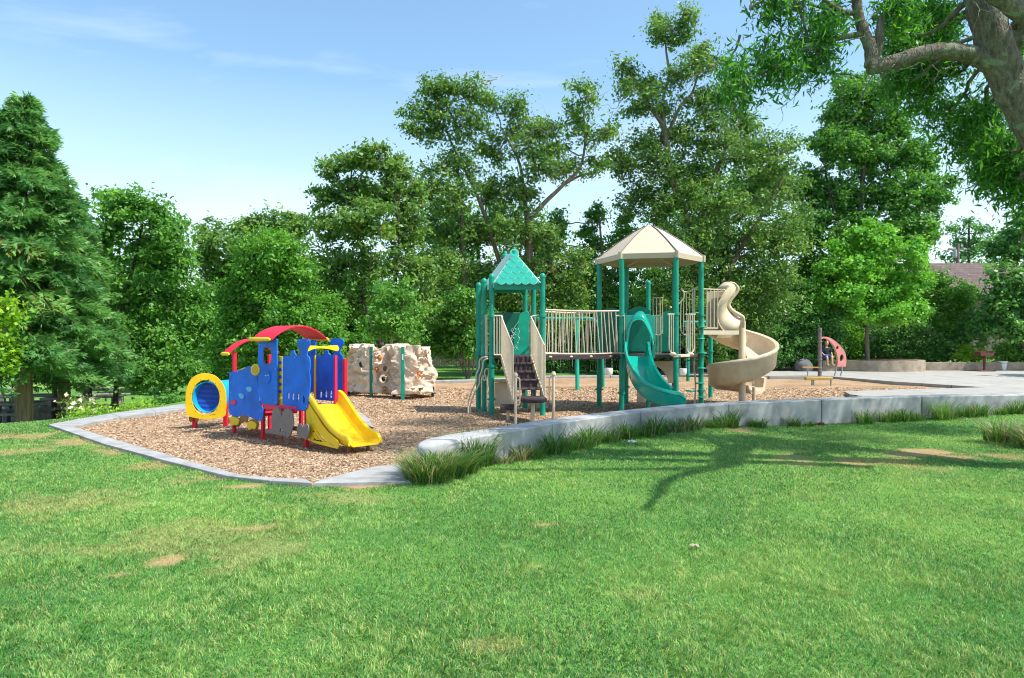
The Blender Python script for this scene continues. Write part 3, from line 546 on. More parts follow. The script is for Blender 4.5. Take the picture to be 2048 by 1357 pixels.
tc_ = onp(*sc5(290, 878), TB, TD); rx = (onp(*sc5(448, 878), TB, TD) - tc_).length; rz = rx * 1.17
ring = lambda r1, r2: [(r1 * math.cos(2 * math.pi * k / 32), r2 * math.sin(2 * math.pi * k / 32)) for k in range(32)]
mb = MB(); nn_ = 26; v = []; f = []
for i in range(nn_):
    p = tc_ + TA * (.02 + i * .032); rib = 1 + .012 * (i % 2)
    for (a, b_) in ring(rx * 1.0 * rib, rz * rib): v.append(p + TD * a + Z * b_)
for i in range(nn_ - 1):
    for k in range(32): f.append((i * 32 + k, i * 32 + (k + 1) % 32, (i + 1) * 32 + (k + 1) % 32, (i + 1) * 32 + k))
o = mb.add(v, f).build("tunnel", M['cyan'], tr_); sd = o.modifiers.new("s", 'SOLIDIFY'); sd.thickness = .015
e_ = tc_ + TA * .16; mb = MB(); mb.panel([e_ + TD * a * 1.02 + Z * b_ * 1.02 for a, b_ in ring(rx, rz)], [], TA * .02)
for k in range(24):
    z_ = -rz + .03 + k * rz * 2 / 24; w_ = rx * math.sqrt(max(0, 1 - (z_ / rz) ** 2)) * .96; mb.tube([e_ - TA * .02 - TD * w_ + Z * z_, e_ - TA * .02 + TD * w_ + Z * z_], .009, 6)
mb.build("tunnel_end", M['deepblue'], tr_)
for x_, b_ in ((387, 855), (449, 853)):
    p = G(x_, b_); MB().obox(p + Z * .12 + Vector((0, .06, 0)), (.04, 0, 0), (0, .04, 0), (0, 0, .35)).build("post", M['red'], tr_, bevel=.006)
for x_ in (120, 190): cpanel("wheel_plate", ell(x_, 1118, 22, 42), M['brown'], .04, .02, base=TB, d=TD, conv=sc5, nv=TN)
cpanel("wheel_plate", ell(545, 1140, 20, 38), M['brown'], .3, .02, base=TB, d=TD, conv=sc5, nv=TN)
MB().obox(tpos(2.6, .5, .45), U * .2, V_ * .3, Z * .03).build("deck", M['red'], tr_)

# ------------------------------------------------------------------ climbing rock
rk = thing("climbing_rock", "tan moulded climbing boulder with green posts and orange holds", "climbing wall", (-3.9, 22, 0))
def rock_panel(A, B, seed, zt=1.5, zb=.12, amp=.16, bulgeL=0, bulgeR=0, hole=None, n=44):
    A = Vector(A); B = Vector(B); t = (B - A); Lh = t.length; t.normalize(); nr = Vector((t.y, -t.x, 0))
    if nr.y > 0: nr = -nr
    for side in (1, -1):
        S, T = np.meshgrid(np.linspace(0, 1, n), np.linspace(0, 1, n)); s = S.ravel(); q = T.ravel()
        P = np.stack([s * Lh * 2.4 + seed * 7.3, q * 4.2 + seed, np.full(s.shape, side * 3.1 + seed)], -1)
        w1 = fbm(P, 3); rid = 1 - np.abs(vnoise(P * 1.15 + 3) * 2 - 1); terr = np.abs(((q * 3.6 + w1 * 2.2 + s * .6) % 1) - .5) * 2
        saw = (q * 3.1 + w1 * 2.6 + s * .9) % 1; d = amp * (w1 * .9 + rid * .35 - .4) + (saw ** 1.6) * .13 + (fbm(P * 3.5, 2) - .5) * .05
        edge = np.minimum(1, np.minimum(s, 1 - s) * 9); d = d * (.25 + .75 * edge); d = np.maximum(d, -.02)
        zz_ = zb + (zt - zb) * q; x = s * Lh + (bulgeL > 0) * .34 * smooth((q - .45) / .55) * (1 - s) - (bulgeR > 0) * .30 * smooth((q - .35) / .65) * s
        x = x + (bulgeR * np.sin(q * 9 + seed) * .5 + bulgeR * .8 * (fbm(P * 1.7, 2) - .3)) * smooth((s - .7) / .3) - (bulgeL * np.sin(q * 8 + seed) * .5 + bulgeL * .8 * (fbm(P * 1.7, 2) - .3)) * smooth((.3 - s) / .3)
        zz_ = zz_ + .17 * (vnoise(np.stack([s * Lh * 7, 0 * s + seed, 0 * s], -1)) - .4) * smooth((q - .8) / .2) * 1.6
        off = .04 * side + d * side
        if hole:
            hx, hz, hr = hole; dx = x - hx; dz = zz_ - hz; dist = np.sqrt(dx * dx + dz * dz); inn = dist < hr
            k_ = np.where(inn, hr / np.maximum(dist, 1e-3), 1); x = hx + dx * k_; zz_ = hz + dz * k_; off = off * np.clip((dist - hr) / .12, .25, 1)
        v = A.x + t.x * x + nr.x * off, A.y + t.y * x + nr.y * off, zz_
        v = np.stack(v, -1); idx = (np.arange(n - 1)[:, None] * n + np.arange(n - 1)[None]).ravel(); qf = np.stack([idx, idx + 1, idx + n + 1, idx + n], -1)
        if hole: qf = qf[~inn[qf].all(1)]
        yield v, qf, (A, t, nr)
def rock(A, B, seed, **kw):
    vs, fs, k = [], [], 0
    n = kw.get('n', 44)
    for v, qf, fr in rock_panel(A, B, seed, **kw): vs.append(v); fs.append(qf + k); k += len(v)
    N0 = n * n; bd = list(range(n)) + [i * n + n - 1 for i in range(1, n)] + [n * (n - 1) + i for i in range(n - 2, -1, -1)] + [i * n for i in range(n - 2, 0, -1)]
    br = np.array([(bd[i], bd[(i + 1) % len(bd)], bd[(i + 1) % len(bd)] + N0, bd[i] + N0) for i in range(len(bd))]); fs.append(br)
    mb = MB(); mb.v = [Vector(p) for p in np.concatenate(vs)]; mb.f = [tuple(int(i) for i in q) for q in np.concatenate(fs)]; return mb.build("rock_panel", M['rock'], rk, sharp=70), fr
P1, P2 = G(743, 794), G(806, 797); PL = Vector((-5.35, 22.9, 0)); PM = Vector(((P1.x + P2.x) / 2 + .12, 22.1, 0)); PR = Vector((-2.5, 22.1, 0)); PB = Vector((-3.9, 23.9, 0))
_, fA = rock(PL, P1, 1, bulgeL=.22, amp=.26); _, fB = rock(P1, PM, 2, hole=(.38, .55, .14), amp=.24); _, fC = rock(PM, P2, 3, amp=.3); _, fD = rock(P2, PR, 4, bulgeR=.26, amp=.28)
rock(PB, PL, 5, bulgeR=.1); rock(PR, PB, 6, bulgeL=.1)
for p, w in ((P1, .09), (P2, .1)):
    o = MB(); o.obox(p + Vector((0, -.03, .76)), (w / 2, 0, 0), (0, .045, 0), (0, 0, .8)); po = o.build("post", M['dgreen'] if p is P1 else M['green'], rk, bevel=.01)
MB().obox(P2 + Vector((0, -.079, 1.25)), (.022, 0, 0), (0, .003, 0), (0, 0, .09)).build("label_plate", M['white'], rk)
def holds(fr, pts):
    A, t, nr = fr
    for px_, py_, m in pts:
        k_ = (px_ - CX) / F; s = (k_ * A.y - A.x) / (t.x - k_ * t.y); p = A + t * s + nr * .16; p.z = EYE - (py_ - CY) / F * p.y
        MB().blob(p, (.065, .06, .08), 9, 6, .15).build("climbing_hold", M[m], rk)
sc7 = lambda x, y: (680 + x / 6.786, 680 + y / 6.786)
holds(fA, [(*sc7(270, 640), 'holdb'), (*sc7(345, 335), 'dark')]); holds(fB, [(*sc7(525, 245), 'hold'), (*sc7(480, 400), 'hold'), (*sc7(592, 392), 'holdb'), (*sc7(585, 660), 'hold')])
holds(fC, [(*sc7(655, 275), 'dark'), (*sc7(655, 530), 'dark')]); holds(fD, [(*sc7(935, 345), 'holdb'), (*sc7(1025, 470), 'hold'), (*sc7(1010, 510), 'hold'), (*sc7(1030, 680), 'holdb')])
for p in (PL, PR, PM): MB().tube([p + Z * -.1, p + Z * .3], .05, 10).build("post", M['dark'], rk)
MB().blob(G(710, 787) + Z * .2, (.14, .16, .2), 10, 7, .12).build("rock_step", M['rock'], rk)
# ------------------------------------------------------------------ big play structure
ps = thing("play_structure", "green and tan play structure with two roofed towers, a rail bridge and slides", "play structure", (2.5, 17.8, 0))
M['scale'] = mat("mint_roof_plastic", (.03, .47, .36), .4, .1, 5); M['scaleedge'] = mat("pale_roof_edge", (.45, .66, .58), .5); M['slideg'] = mat("green_slide_plastic", (.004, .36, .27), .22, .12, 2, coat=.3)
XZ = lambda p, q: (q - p).normalized()
def gpost(x, y, h, collars=(1.42, 2.35), r=.066, m='green', cap=True):
    mb = MB(); mb.lathe([(r, -.3), (r, h - .03), (r * 1.12, h - .03), (r * 1.12, h + .01), (r * .9, h + .05), (r * .4, h + .075)] if cap else [(r, -.3), (r, h)], (x, y, 0), 18)
    for c in collars: mb.lathe([(r * 1.0, c - .035), (r * 1.28, c - .03), (r * 1.28, c + .03), (r * 1.0, c + .035)], (x, y, 0), 18)
    for c in collars: mb.box((x - r * 1.3, y - .02, c), (.05, .04, .03)); mb.box((x + r * 1.3, y - .02, c), (.05, .04, .03))
    return mb.build("post", M[m], ps)
pA, pB, pD, pC, pE, pF = (-.49, 16.85), (.73, 16.75), (-.87, 18.2), (-.70, 17.56), (.34, 18.3), (.54, 17.56)
for p, h in ((pA, 3.3), (pB, 3.3), (pD, 3.2), (pC, 3.25), (pE, 3.15), (pF, 3.2)): gpost(*p, h, (1.45, 1.15, 2.35, .35) if p is pA else (1.42, 2.35))
v3 = lambda p, z=0: Vector((p[0], p[1], z))
# deck
MB().panel([v3(p, 1.4) for p in (pA, pB, pE, pD)], [], (0, 0, -.07)).build("deck", M['brownp'], ps, bevel=.01)
# gabled roof with fish-scale front
fl, fr_, fa = Vector((-.45, 16.72, 3.14)), Vector((.70, 16.68, 3.14)), Vector((.05, 16.95, 3.93)); bl, br_, ba = Vector((-.80, 18.25, 3.14)), Vector((.40, 18.3, 3.14)), Vector((-.17, 18.1, 3.97))
rf = MB().add([fl, fr_, fa, bl, br_, ba], [(0, 1, 2), (3, 5, 4), (0, 2, 5, 3), (1, 4, 5, 2), (0, 3, 4, 1)]).build("gable_roof", M['scaleedge'], ps, smooth=False, bevel=.015)
ex = (fr_ - fl).normalized(); ezv = (fa - (fl + fr_) / 2); ezh = ezv.length; ez = ezv.normalized(); en = ex.cross(ez).normalized(); en = en if en.y < 0 else -en
tri_ = MB(); tri_.panel([fl + en * .012 + ex * .03, fr_ + en * .012 - ex * .03, fa + en * .012 - ez * .02], [], en * .012); tri_.build("gable_front", M['scale'], rf)
mb = MB(); mb2 = MB(); rows = 6; hw = (fr_ - fl).length / 2
for i in range(rows):
    t = (i + .15) / rows; w = hw * (1 - t) - .06; cnt = max(1, int(round(w * 2 / .19)))
    for k in range(cnt):
        c = (fl + fr_) / 2 + ez * (ezh * t + .03) + ex * ((k - (cnt - 1) / 2) * .19) + en * (.03 + .007 * i)
        for mm_, rr, o_ in ((mb2, .108, 0), (mb, .099, .004)):
            ring_ = [c + en * o_ + ex * (rr * math.cos(q * math.pi / 9)) + ez * (rr * math.sin(q * math.pi / 9)) for q in range(18)]; mm_.panel(ring_, [], -en * .012)
mb2.build("scale_edges", M['scaleedge'], rf, smooth=False); mb.build("roof_scales", M['scale'], rf, smooth=False)
for p in (fa, ba): MB().lathe([(.10, -.10), (.09, -.03), (.05, .0), (.05, .03), (.02, .07)], p + Vector((0, 0, .03)), 14).build("finial", M['green'], rf)
MB().obox((fl + fr_) / 2 + Vector((0, .05, -.09)), (.56, 0, 0), (0, .02, 0), (0, 0, .07)).build("roof_beam", M['green'], ps)
MB().obox((bl + br_) / 2 + Vector((0, -.05, -.09)), (.56, 0, 0), (0, .02, 0), (0, 0, .05)).build("roof_beam", M['green'], ps)
MB().obox((fl + bl) / 2 + Vector((.03, 0, -.06)), (.02, 0, 0), (bl - fl) * .48, (0, 0, .05)).build("roof_beam", M['scaleedge'], ps)
# tower panels
def wpanel(name, pts, Y0, m, th=.03, holes=(), slope=0, conv=None, bev=.008):
    conv = conv or (lambda a, b: (a, b)); P0 = Vector((0, Y0, 0)); d = Vector((1, slope, 0)).normalized()
    return cpanel(name, pts, m, 0, th, holes, P0, d, ps, bev, conv, Vector((-d.y, d.x, 0)))
s2 = lambda x, y: (900 + x / 3.083, 430 + y / 3.083)
wpanel("side_panel", [(275, 605), (430, 600), (430, 862), (275, 866)], 18.25, M['dgreen'], conv=s2)
wpanel("side_panel", smoothpoly([(432, 612), (450, 600), (484, 598), (490, 640), (486, 700), (486, 855), (440, 862), (392, 862), (392, 800), (396, 720), (415, 690), (420, 650)], 2), 18.1, M['green2'], conv=s2)
vm = MB()
for ln_ in ([(425, 655), (400, 690), (385, 720), (392, 745), (380, 760)], [(420, 700), (428, 720), (418, 745), (430, 765), (415, 790)], [(385, 740), (376, 760), (388, 775)], [(400, 835), (416, 820), (420, 835)], [(385, 700), (375, 715), (388, 722)], [(404, 720), (396, 735), (408, 742)], [(395, 820), (408, 812), (414, 800)]):
    vm.tube([W(*s2(*q), 18.04) for q in ln_], .009, 5)
for q in ((388, 728), (380, 748), (392, 760), (404, 705), (426, 760), (418, 790), (412, 822)): vm.blob(W(*s2(*q), 18.04), (.02, .012, .02), 6, 4)
vm.build("vine_relief", M['scaleedge'], ps)
wpanel("tan_slat", [(214, 618), (230, 612), (234, 866), (216, 870)], 17.2, M['tanp'], conv=s2)
# baluster pieces left and right of the stair head
def rail(name, pts_top, pts_bot, nb, r=.013, rr=.02, m='tan', ends=True):
    mb = MB(); T = [Vector(p) for p in pts_top]; B = [Vector(p) for p in pts_bot]
    mb.tube(T, rr, 8); mb.tube(B, rr, 8)
    def at(P, t):
        l = [0]; 
        for i in range(len(P) - 1): l.append(l[-1] + (P[i + 1] - P[i]).length)
        s = t * l[-1]
        for i in range(len(P) - 1):
            if s <= l[i + 1] + 1e-6: return P[i].lerp(P[i + 1], (s - l[i]) / max(1e-6, l[i + 1] - l[i]))
        return P[-1]
    for i in range(nb):
        t = (i + .5) / nb if not ends else i / (nb - 1); mb.tube([at(B, t), at(T, t)], r, 6)
    return mb.build(name, M[m], ps)
rail("guard_rail", [W(988, 632, 16.75), W(1005, 632, 16.75)], [W(988, 710, 16.75), W(1005, 710, 16.75)], 4)
rail("guard_rail", [W(1062, 634, 16.75), W(1078, 630, 16.75)], [W(1062, 710, 16.75), W(1078, 710, 16.75)], 3)
# stairs with side rails
S0, S1 = Vector((.10, 16.68, 1.4)), Vector((.37, 15.42, .5)); sd_ = Vector((.976, .22, 0))
for i in range(5):
    p = S0.lerp(S1, (i + .6) / 5); p.z = 1.4 - .18 * (i + 1); 
    MB().obox(p, sd_ * .34, Vector((.05, -.15, 0)), Z * .022).build("step", M['brownp'], ps, bevel=.008)
    q = p + Vector((-.035, .13, .08)); rb = MB()
    if i < 4: rb.obox(q + Vector((.004, .02, .01)), sd_ * .33, Vector((.002, -.006, 0)), Z * .085)
    for k in range(6): 
        if i < 2 or k % 2 == 0: rb.obox(q + sd_ * (-.28 + k * .112), sd_ * .038, Vector((.003, -.01, 0)), Z * .075)
    rb.build("riser", M['brownp'], ps, bevel=.005)
MB().obox(Vector((.10, 16.70, 1.31)), sd_ * .35, Vector((.01, -.02, 0)), Z * .09).build("riser", M['brownp'], ps, bevel=.005)
for s, tp in ((-1, [(1003, 632), (1011, 641), (1019, 665), (1027, 692)]), (1, [(1062, 634), (1068, 640), (1077, 665), (1086, 692)])):
    o_ = sd_ * (.36 * s); a = S0 + o_; b_ = S1 + o_; top = []
    for i, tt in enumerate((0, .12, .55, 1.0)):
        p = a.lerp(b_, tt); z_ = EYE - (tp[i][1] - CY) / F * p.y; top.append(Vector((p.x, p.y, z_)))
    bot = [a + Z * .02, b_ + Z * .02]; rail("stair_rail", top, bot, 13, .012, .018)
    MB().tube([top[-1], top[-1] - Z * .1, b_ + Z * -.05], .02, 8).build("stair_rail_end", M['tan'], ps)
    MB().obox((a + b_) / 2 - Z * .05, sd_ * .015, (b_ - a) / 2, Z * .06).build("stringer", M['tan'], ps)
dk = W(1067, 799, 15.15); MB().lathe([(.05, -.06), (.27, -.06), (.295, -.03), (.295, .02), (.27, .04)], dk, 28).build("transfer_disc", M['brownp'], ps); MB().tube([dk, (dk.x - .04, dk.y, -.2)], .045, 10).build("disc_leg", M['tan'], ps)
b2 = W(1016, 815, 15.6); MB().obox(b2, (.17, .02, 0), (0, .2, 0), (0, 0, .05)).build("low_step", M['brownp'], ps, bevel=.02); MB().tube([b2, (b2.x, b2.y, -.2)], .035, 8).build("disc_leg", M['tan'], ps)
for px_, yy_, sx in ((1031, 14.75, 1), (1107, 15.3, -1)):
    x_ = (px_ - CX) / F * yy_; MB().lathe([(.032, -.2), (.032, 1.0), (.05, 1.01), (.052, 1.05), (.03, 1.09)], (x_, yy_, 0), 14).build("grab_post", M['tan'], ps)
    MB().tube(cr([(x_, yy_, .98), (x_ + sx * .07, yy_ + .02, .97), (x_ + sx * .09, yy_ + .03, .9), (x_ + sx * .09, yy_ + .03, .5), (x_ + sx * .07, yy_ + .02, .42), (x_, yy_, .4)], 3), .014, 8).build("grab_loop", M['tan'], ps)
# wavy climber on the left side
for pts in ([(232, 878), (200, 880), (182, 900), (180, 945), (162, 985), (160, 1030), (132, 1090), (114, 1155), (112, 1228)], [(236, 888), (215, 893), (203, 915), (200, 950), (182, 1000), (180, 1045), (150, 1100), (127, 1165), (126, 1228)],
            [(240, 950), (222, 952), (214, 975), (220, 1010), (212, 1022), (204, 1010), (206, 990)], [(240, 960), (236, 1000), (236, 1100), (234, 1215)]):
    MB().tube(cr([W(*s2(*q), 17.0) for q in pts], 4), .019, 8).build("wavy_climber", M['tan'], ps)
wpanel("play_counter", [(275, 1035), (398, 1030), (398, 1165), (275, 1180)], 17.5, M['tanp'], conv=s2, th=.04)
MB().obox(W(1008, 762, 17.5), (.26, 0, 0), (0, .14, 0), (0, 0, .03)).build("counter_top", M['tanp'], ps, bevel=.01)
MB().obox(W(1003, 812, 17.3), (.2, 0, 0), (0, .03, 0), (0, 0, .02)).build("counter_ledge", M['tanp'], ps)
# bridge
HC, HR = Vector((3.63, 18.5, 0)), 1.32
def hx(deg, r=HR, z=0): return HC + Vector((math.cos(math.radians(deg)) * r, math.sin(math.radians(deg)) * r, z))
G1, G2, G3, G4, G5, G6 = hx(168), hx(228), hx(288), hx(348), hx(48), hx(108)
for f0, f1, nb, fan in ((v3(pB), G2, 19, 1), (v3(pF) + Vector((.1, .1, 0)), G1, 17, -1)):
    f0 = f0 + (f1 - f0).normalized() * .08; f1 = f1 - (f1 - f0).normalized() * .08; mb = MB(); T = []; B = []
    for i in range(9):
        t = i / 8; sag = -.02 * math.sin(math.pi * t); T.append(f0.lerp(f1, t) + Z * (2.5 + sag)); B.append(f0.lerp(f1, t) + Z * (1.45 + sag))
    mb.tube(T, .022, 8); mb.tube(B, .02, 8)
    for i in range(nb):
        t = (i + .6) / (nb + .2); sag = -.02 * math.sin(math.pi * t); tilt = (.018 if i % 2 else .002) * fan + .03 * (t - .5) * fan
        mb.tube([f0.lerp(f1, t + tilt) + Z * (1.45 + sag), f0.lerp(f1, t - tilt) + Z * (2.5 + sag)], .013, 6)
    mb.build("bridge_rail", M['tan'], ps)
bd_ = MB(); e0, e1, e2, e3 = v3(pB), G2, G1, v3(pF)
for i in range(12):
    t0, t1 = i / 12 + .004, (i + 1) / 12 - .004; sg = lambda t: 1.41 - .02 * math.sin(math.pi * t)
    q = [e0.lerp(e1, t0) + Z * sg(t0), e0.lerp(e1, t1) + Z * sg(t1), e3.lerp(e2, t1) + Z * sg(t1), e3.lerp(e2, t0) + Z * sg(t0)]; bd_.panel(q, [], (0, 0, -.09))
bd_.build("bridge_deck", M['brownp'], ps)
for a_, b__ in ((e0, e1), (e3, e2)): MB().obox((a_ + b__) / 2 + Vector((.0, -.035, 1.355)), (b__ - a_) / 2 * .97, Vector((0, .012, 0)), Z * .05).build("bridge_beam", M['brownp'], ps)
for x_ in (1097, 1134, 1170, 1207): 
    t = (x_ - 1085) / 145; MB().blob(e0.lerp(e1, t) + Vector((.02, -.03, 1.37)), (.05, .03, .03), 8, 5).build("bridge_bracket", M['tan'], ps)
# hexagonal tower
for g_, h in ((G1, 3.82), (G2, 3.85), (G3, 3.85), (G4, 3.82), (G5, 3.82), (G6, 3.82)): gpost(g_.x, g_.y, h, (1.38, 2.42, .45), cap=False)
MB().panel([g_ + Z * 1.41 for g_ in (G1, G2, G3, G4, G5, G6)], [], (0, 0, -.08)).build("deck", M['brownp'], ps, bevel=.01)
mb = MB(); R0 = HR * 1.045; prof = [(R0, 3.80), (R0 * 1.01, 3.93), (R0 * .62, 4.33), (R0 * .3, 4.62), (.11, 4.78), (.04, 4.82)]
angs = [168 + 60 * k for k in range(6)]; v = [hx(a, r, z_) for r, z_ in prof for a in angs]
f = [(i * 6 + k, i * 6 + (k + 1) % 6, (i + 1) * 6 + (k + 1) % 6, (i + 1) * 6 + k) for i in range(len(prof) - 1) for k in range(6)] + [tuple(len(prof) * 6 - 6 + k for k in range(6))]
rf2 = mb.add(v, f).build("hexagonal_roof", M['shade'], ps, smooth=False); so = rf2.modifiers.new("s", 'SOLIDIFY'); so.thickness = .03; so.offset = -1
for a in angs: MB().tube([hx(a, R0 * 1.015, 3.95), hx(a, R0 * .62, 4.345), hx(a, R0 * .3, 4.635), hx(a, .12, 4.79)], .013, 6).build("roof_seam", M['wheel'], rf2)
for a in angs: MB().tube([hx(a, R0 * 1.0, 3.80), hx(a, R0 * 1.005, 3.97)], .055, 8).build("roof_corner", M['shade'], rf2)
mb = MB()
for a in angs:
    mb.tube([hx(a, HR, 3.82), hx(a, HR * .5, 3.95), hx(a, .1, 4.3)], .02, 6)
mb.build("roof_frame", M['shade'], rf2)
def side(name, a, b_, z0, z1, m, t0=.06, t1=.94, th=.03, top=None):
    d = (b_ - a); nr = Vector((-d.y, d.x, 0)).normalized(); n_ = 10
    tp = [a + d * (t1 + (t0 - t1) * k / n_) + Z * (z1 + (top(k / n_) if top else 0)) for k in range(n_ + 1)]
    return MB().panel([a + d * t0 + Z * z0, a + d * t1 + Z * z0] + tp, [], nr * th).build(name, m, ps, smooth=False)
side("side_panel", G1, G6, 1.45, 2.55, M['dgreen'], top=lambda t: .1 * math.sin(t * 3.1))
side("side_panel", G6, G5, 1.45, 2.6, M['green'], .05, .5, top=lambda t: .12 * math.sin(t * 3.1))
side("side_panel", G6, G5, 1.45, 2.5, M['green2'], .62, .95, top=lambda t: .1 * math.cos(t * 2))
gpost((1296.5 - CX) / F * 20.6, 20.6, 3.45); gpost((1421 - CX) / F * 21.5, 21.5, 1.9)
s3 = lambda x, y: (1200 + x / 5.427, 600 + y / 5.427)
# hooded slide entrance on the front side
fd = (G3 - G2).normalized(); fn = Vector((-fd.y, fd.x, 0)); outer = [(272, 172), (300, 166), (340, 168), (395, 158), (440, 150), (490, 155), (540, 160), (570, 170), (596, 164), (598, 636), (562, 640), (560, 480), (552, 400), (520, 330), (480, 270), (440, 246), (390, 250), (350, 290), (322, 370), (312, 480), (312, 620), (272, 620)]
hood_panel = cpanel("slide_entry_panel", outer, M['slideg'], -.03, .04, (), G2, fd, ps, .01, s3, fn)
oc = cr([onp(*s3(*q), G2 - fn * .05, fd) for q in [(276, 500), (285, 400), (305, 300), (345, 200), (385, 145), (430, 122), (475, 135), (515, 195), (560, 300), (588, 400), (596, 480)]], 3)
ic = cr([onp(*s3(*q), G2 - fn * .05, fd) - fn * .24 - Z * .02 for q in [(296, 500), (304, 400), (320, 310), (350, 245), (385, 218), (435, 210), (475, 228), (505, 275), (540, 345), (565, 410), (578, 480)]], 3)
mid_ = [(a + b_) / 2 + (Z * .03 + (a - Vector((3.1, 0, a.z))).normalized() * .0) for a, b_ in zip(oc, ic)]
n = len(oc); mb = MB().add(oc + mid_ + ic, [(i, i + 1, n + i + 1, n + i) for i in range(n - 1)] + [(n + i, n + i + 1, 2 * n + i + 1, 2 * n + i) for i in range(n - 1)]); mb.tube(ic, .022, 8)
ho = mb.build("slide_hood", M['slideg'], ps); so = ho.modifiers.new("s", 'SOLIDIFY'); so.thickness = .015
gs = cr([(3.10, 17.5, 1.40), (3.06, 17.15, 1.36), (3.02, 16.75, 1.08), (3.06, 16.4, .76), (3.18, 16.08, .5), (3.38, 15.88, .33), (3.6, 15.82, .25), (3.80, 15.86, .25)], 5); n = len(gs); sds, ups, prf = [], [], []
for i in range(n):
    t = (gs[min(i + 1, n - 1)] - gs[max(i - 1, 0)]).normalized(); s_ = t.cross(Z).normalized(); sds.append(s_); ups.append(s_.cross(t).normalized()); q = i / (n - 1)
    h = float(np.interp(q, [0, .1, .3, .7, .9, 1], [.28, .34, .34, .38, .36, .24])); prf.append(sect(.285, h, .02, .03))
MB().sweep(gs, prf, sds, ups).build("wave_slide", M['slideg'], ps, sharp=50)
MB().tube([(3.45, 16.0, -.2), (3.45, 16.0, .45)], .06, 12).build("slide_leg", M['green'], ps)
MB().tube([W(1296, 745, 17.9), (W(1296, 745, 17.9).x, 17.9, -.2)], .055, 12).build("slide_leg", M['green'], ps)
rail("guard_rail", [W(1232, 632, 17.5), W(1249, 632, 17.45)], [W(1232, 707, 17.5), W(1249, 707, 17.45)], 2)
rail("guard_rail", [W(1310, 632, 17.4), W(1322, 632, 17.4)], [W(1310, 707, 17.4), W(1322, 707, 17.4)], 3)
# U shaped rail panels on the right front side
fd2 = (G4 - G3).normalized()
for xa, xb in ((1338.5, 1354), (1373.5, 1388)):
    mb = MB(); P = lambda x, y: onp(x, y, G3, fd2)
    mb.tube(cr([P(xa, 629), P(xa, 660), P(xa, 698), P((xa + xb) / 2, 706), P(xb, 698), P(xb, 660), P(xb, 629)], 4), .016, 8); mb.tube([P(xa - 3, 629), P(xb + 3, 629)], .016, 8)
    for k in (1, 2, 3): x_ = xa + (xb - xa) * k / 4; mb.tube([P(x_, 629), P(x_, 704)], .011, 6)
    mb.build("loop_rail", M['tan'], ps)
MB().obox(onp(1363, 712, G3 - Vector((0, .06, 0)), fd2), fd2 * .42, (0, .06, 0), Z * .035).build("step_ledge", M['tan'], ps, bevel=.01)
for x_ in (1346, 1381): MB().blob(onp(x_, 709, G3 - Vector((0, .1, 0)), fd2), (.09, .04, .05), 8, 5).build("rail_foot", M['tan'], ps)
# wavy grab rails and the ladder by the right post
Yl = 18.3
for pts, r_ in (([(1353, 628), (1354, 612), (1362, 604), (1369, 592), (1366, 582), (1362, 576)], .018), ([(1362, 577), (1367, 584), (1378, 584), (1388, 578), (1400, 575)], .018), ([(1389, 578), (1388, 640), (1390, 700), (1388, 730), (1391, 770), (1389, 815)], .022),
                ([(1362, 604), (1361, 655), (1366, 668), (1374, 671), (1382, 668), (1385, 660), (1385, 584)], .015)):
    MB().tube(cr([W(x_, y_, Yl) for x_, y_ in pts], 4), r_, 8).build("wavy_rail", M['tan'], ps)
mb = MB()
for x_ in (1367, 1373, 1379): mb.tube([W(x_, 586, Yl), W(x_, 668, Yl)], .011, 6)
mb.build("wavy_rail", M['tan'], ps)
for x_, y_ in ((1405, 655), (1390, 627), (1401, 678), (1406, 707), (1403, 737), (1400, 767), (1404, 795), (1381, 782)):
    p = W(x_, y_, 18.1); MB().lathe([(.1, -.015), (.12, 0), (.1, .02)], p, 14).build("step_disc", M['green'], ps)
for y_ in (722, 753): MB().tube([W(1374, y_, 18.3), W(1400, y_, 18.3)], .016, 8).build("rung", M['green'], ps)
mb = MB(); mb.tube([W(1305, 596, 19.4), W(1326, 596, 19.4)], .016, 8)
for x_ in (1306, 1313, 1320, 1325): mb.tube([W(x_, 596, 19.4), W(x_, 668, 19.4)], .012, 6)
mb.tube(cr([W(1306, 660, 19.4), W(1309, 668, 19.4), W(1316, 671, 19.4), W(1322, 668, 19.4), W(1325, 660, 19.4)], 3), .014, 6); mb.build("guard_rail", M['tan'], ps)
wpanel("arch_panel", [(545, 664), (800, 664), (800, 905), (740, 905), (735, 850), (700, 790), (650, 740), (600, 718), (560, 715)], 19.2, M['tanp'], conv=s3, th=.05)
wpanel("arch_panel", [(385, 930), (405, 1000), (405, 1110), (495, 1120), (495, 1010)], 18.6, M['tanp'], conv=s3, th=.05)
# upper platform
Q1, Q2, Q3, Q4 = G4.copy(), Vector((5.97, 18.6, 0)), Vector((5.58, 19.86, 0)), G5.copy()
MB().panel([q + Z * 2.02 for q in (Q1, Q2, Q3, Q4)], [], (0, 0, -.06)).build("upper_deck", M['brownp'], ps)
MB().obox((Q1 + Q2) / 2 + Vector((0, -.02, 1.97)), (Q2 - Q1) * .55, (0, .02, 0), Z * .055).build("deck_fascia", M['tan'], ps)
tR = Q1.lerp(Q2, .06); tE = Q1.lerp(Q2, .46); rail("guard_rail", [tR + Z * 3.1, tE + Z * 3.1], [tR + Z * 2.08, tE + Z * 2.08], 5, .013, .018)
wpanel("slide_entry_panel", [(1414, 584), (1452, 582), (1452, 664), (1412, 664)], 19.0, M['tanp'], th=.05)
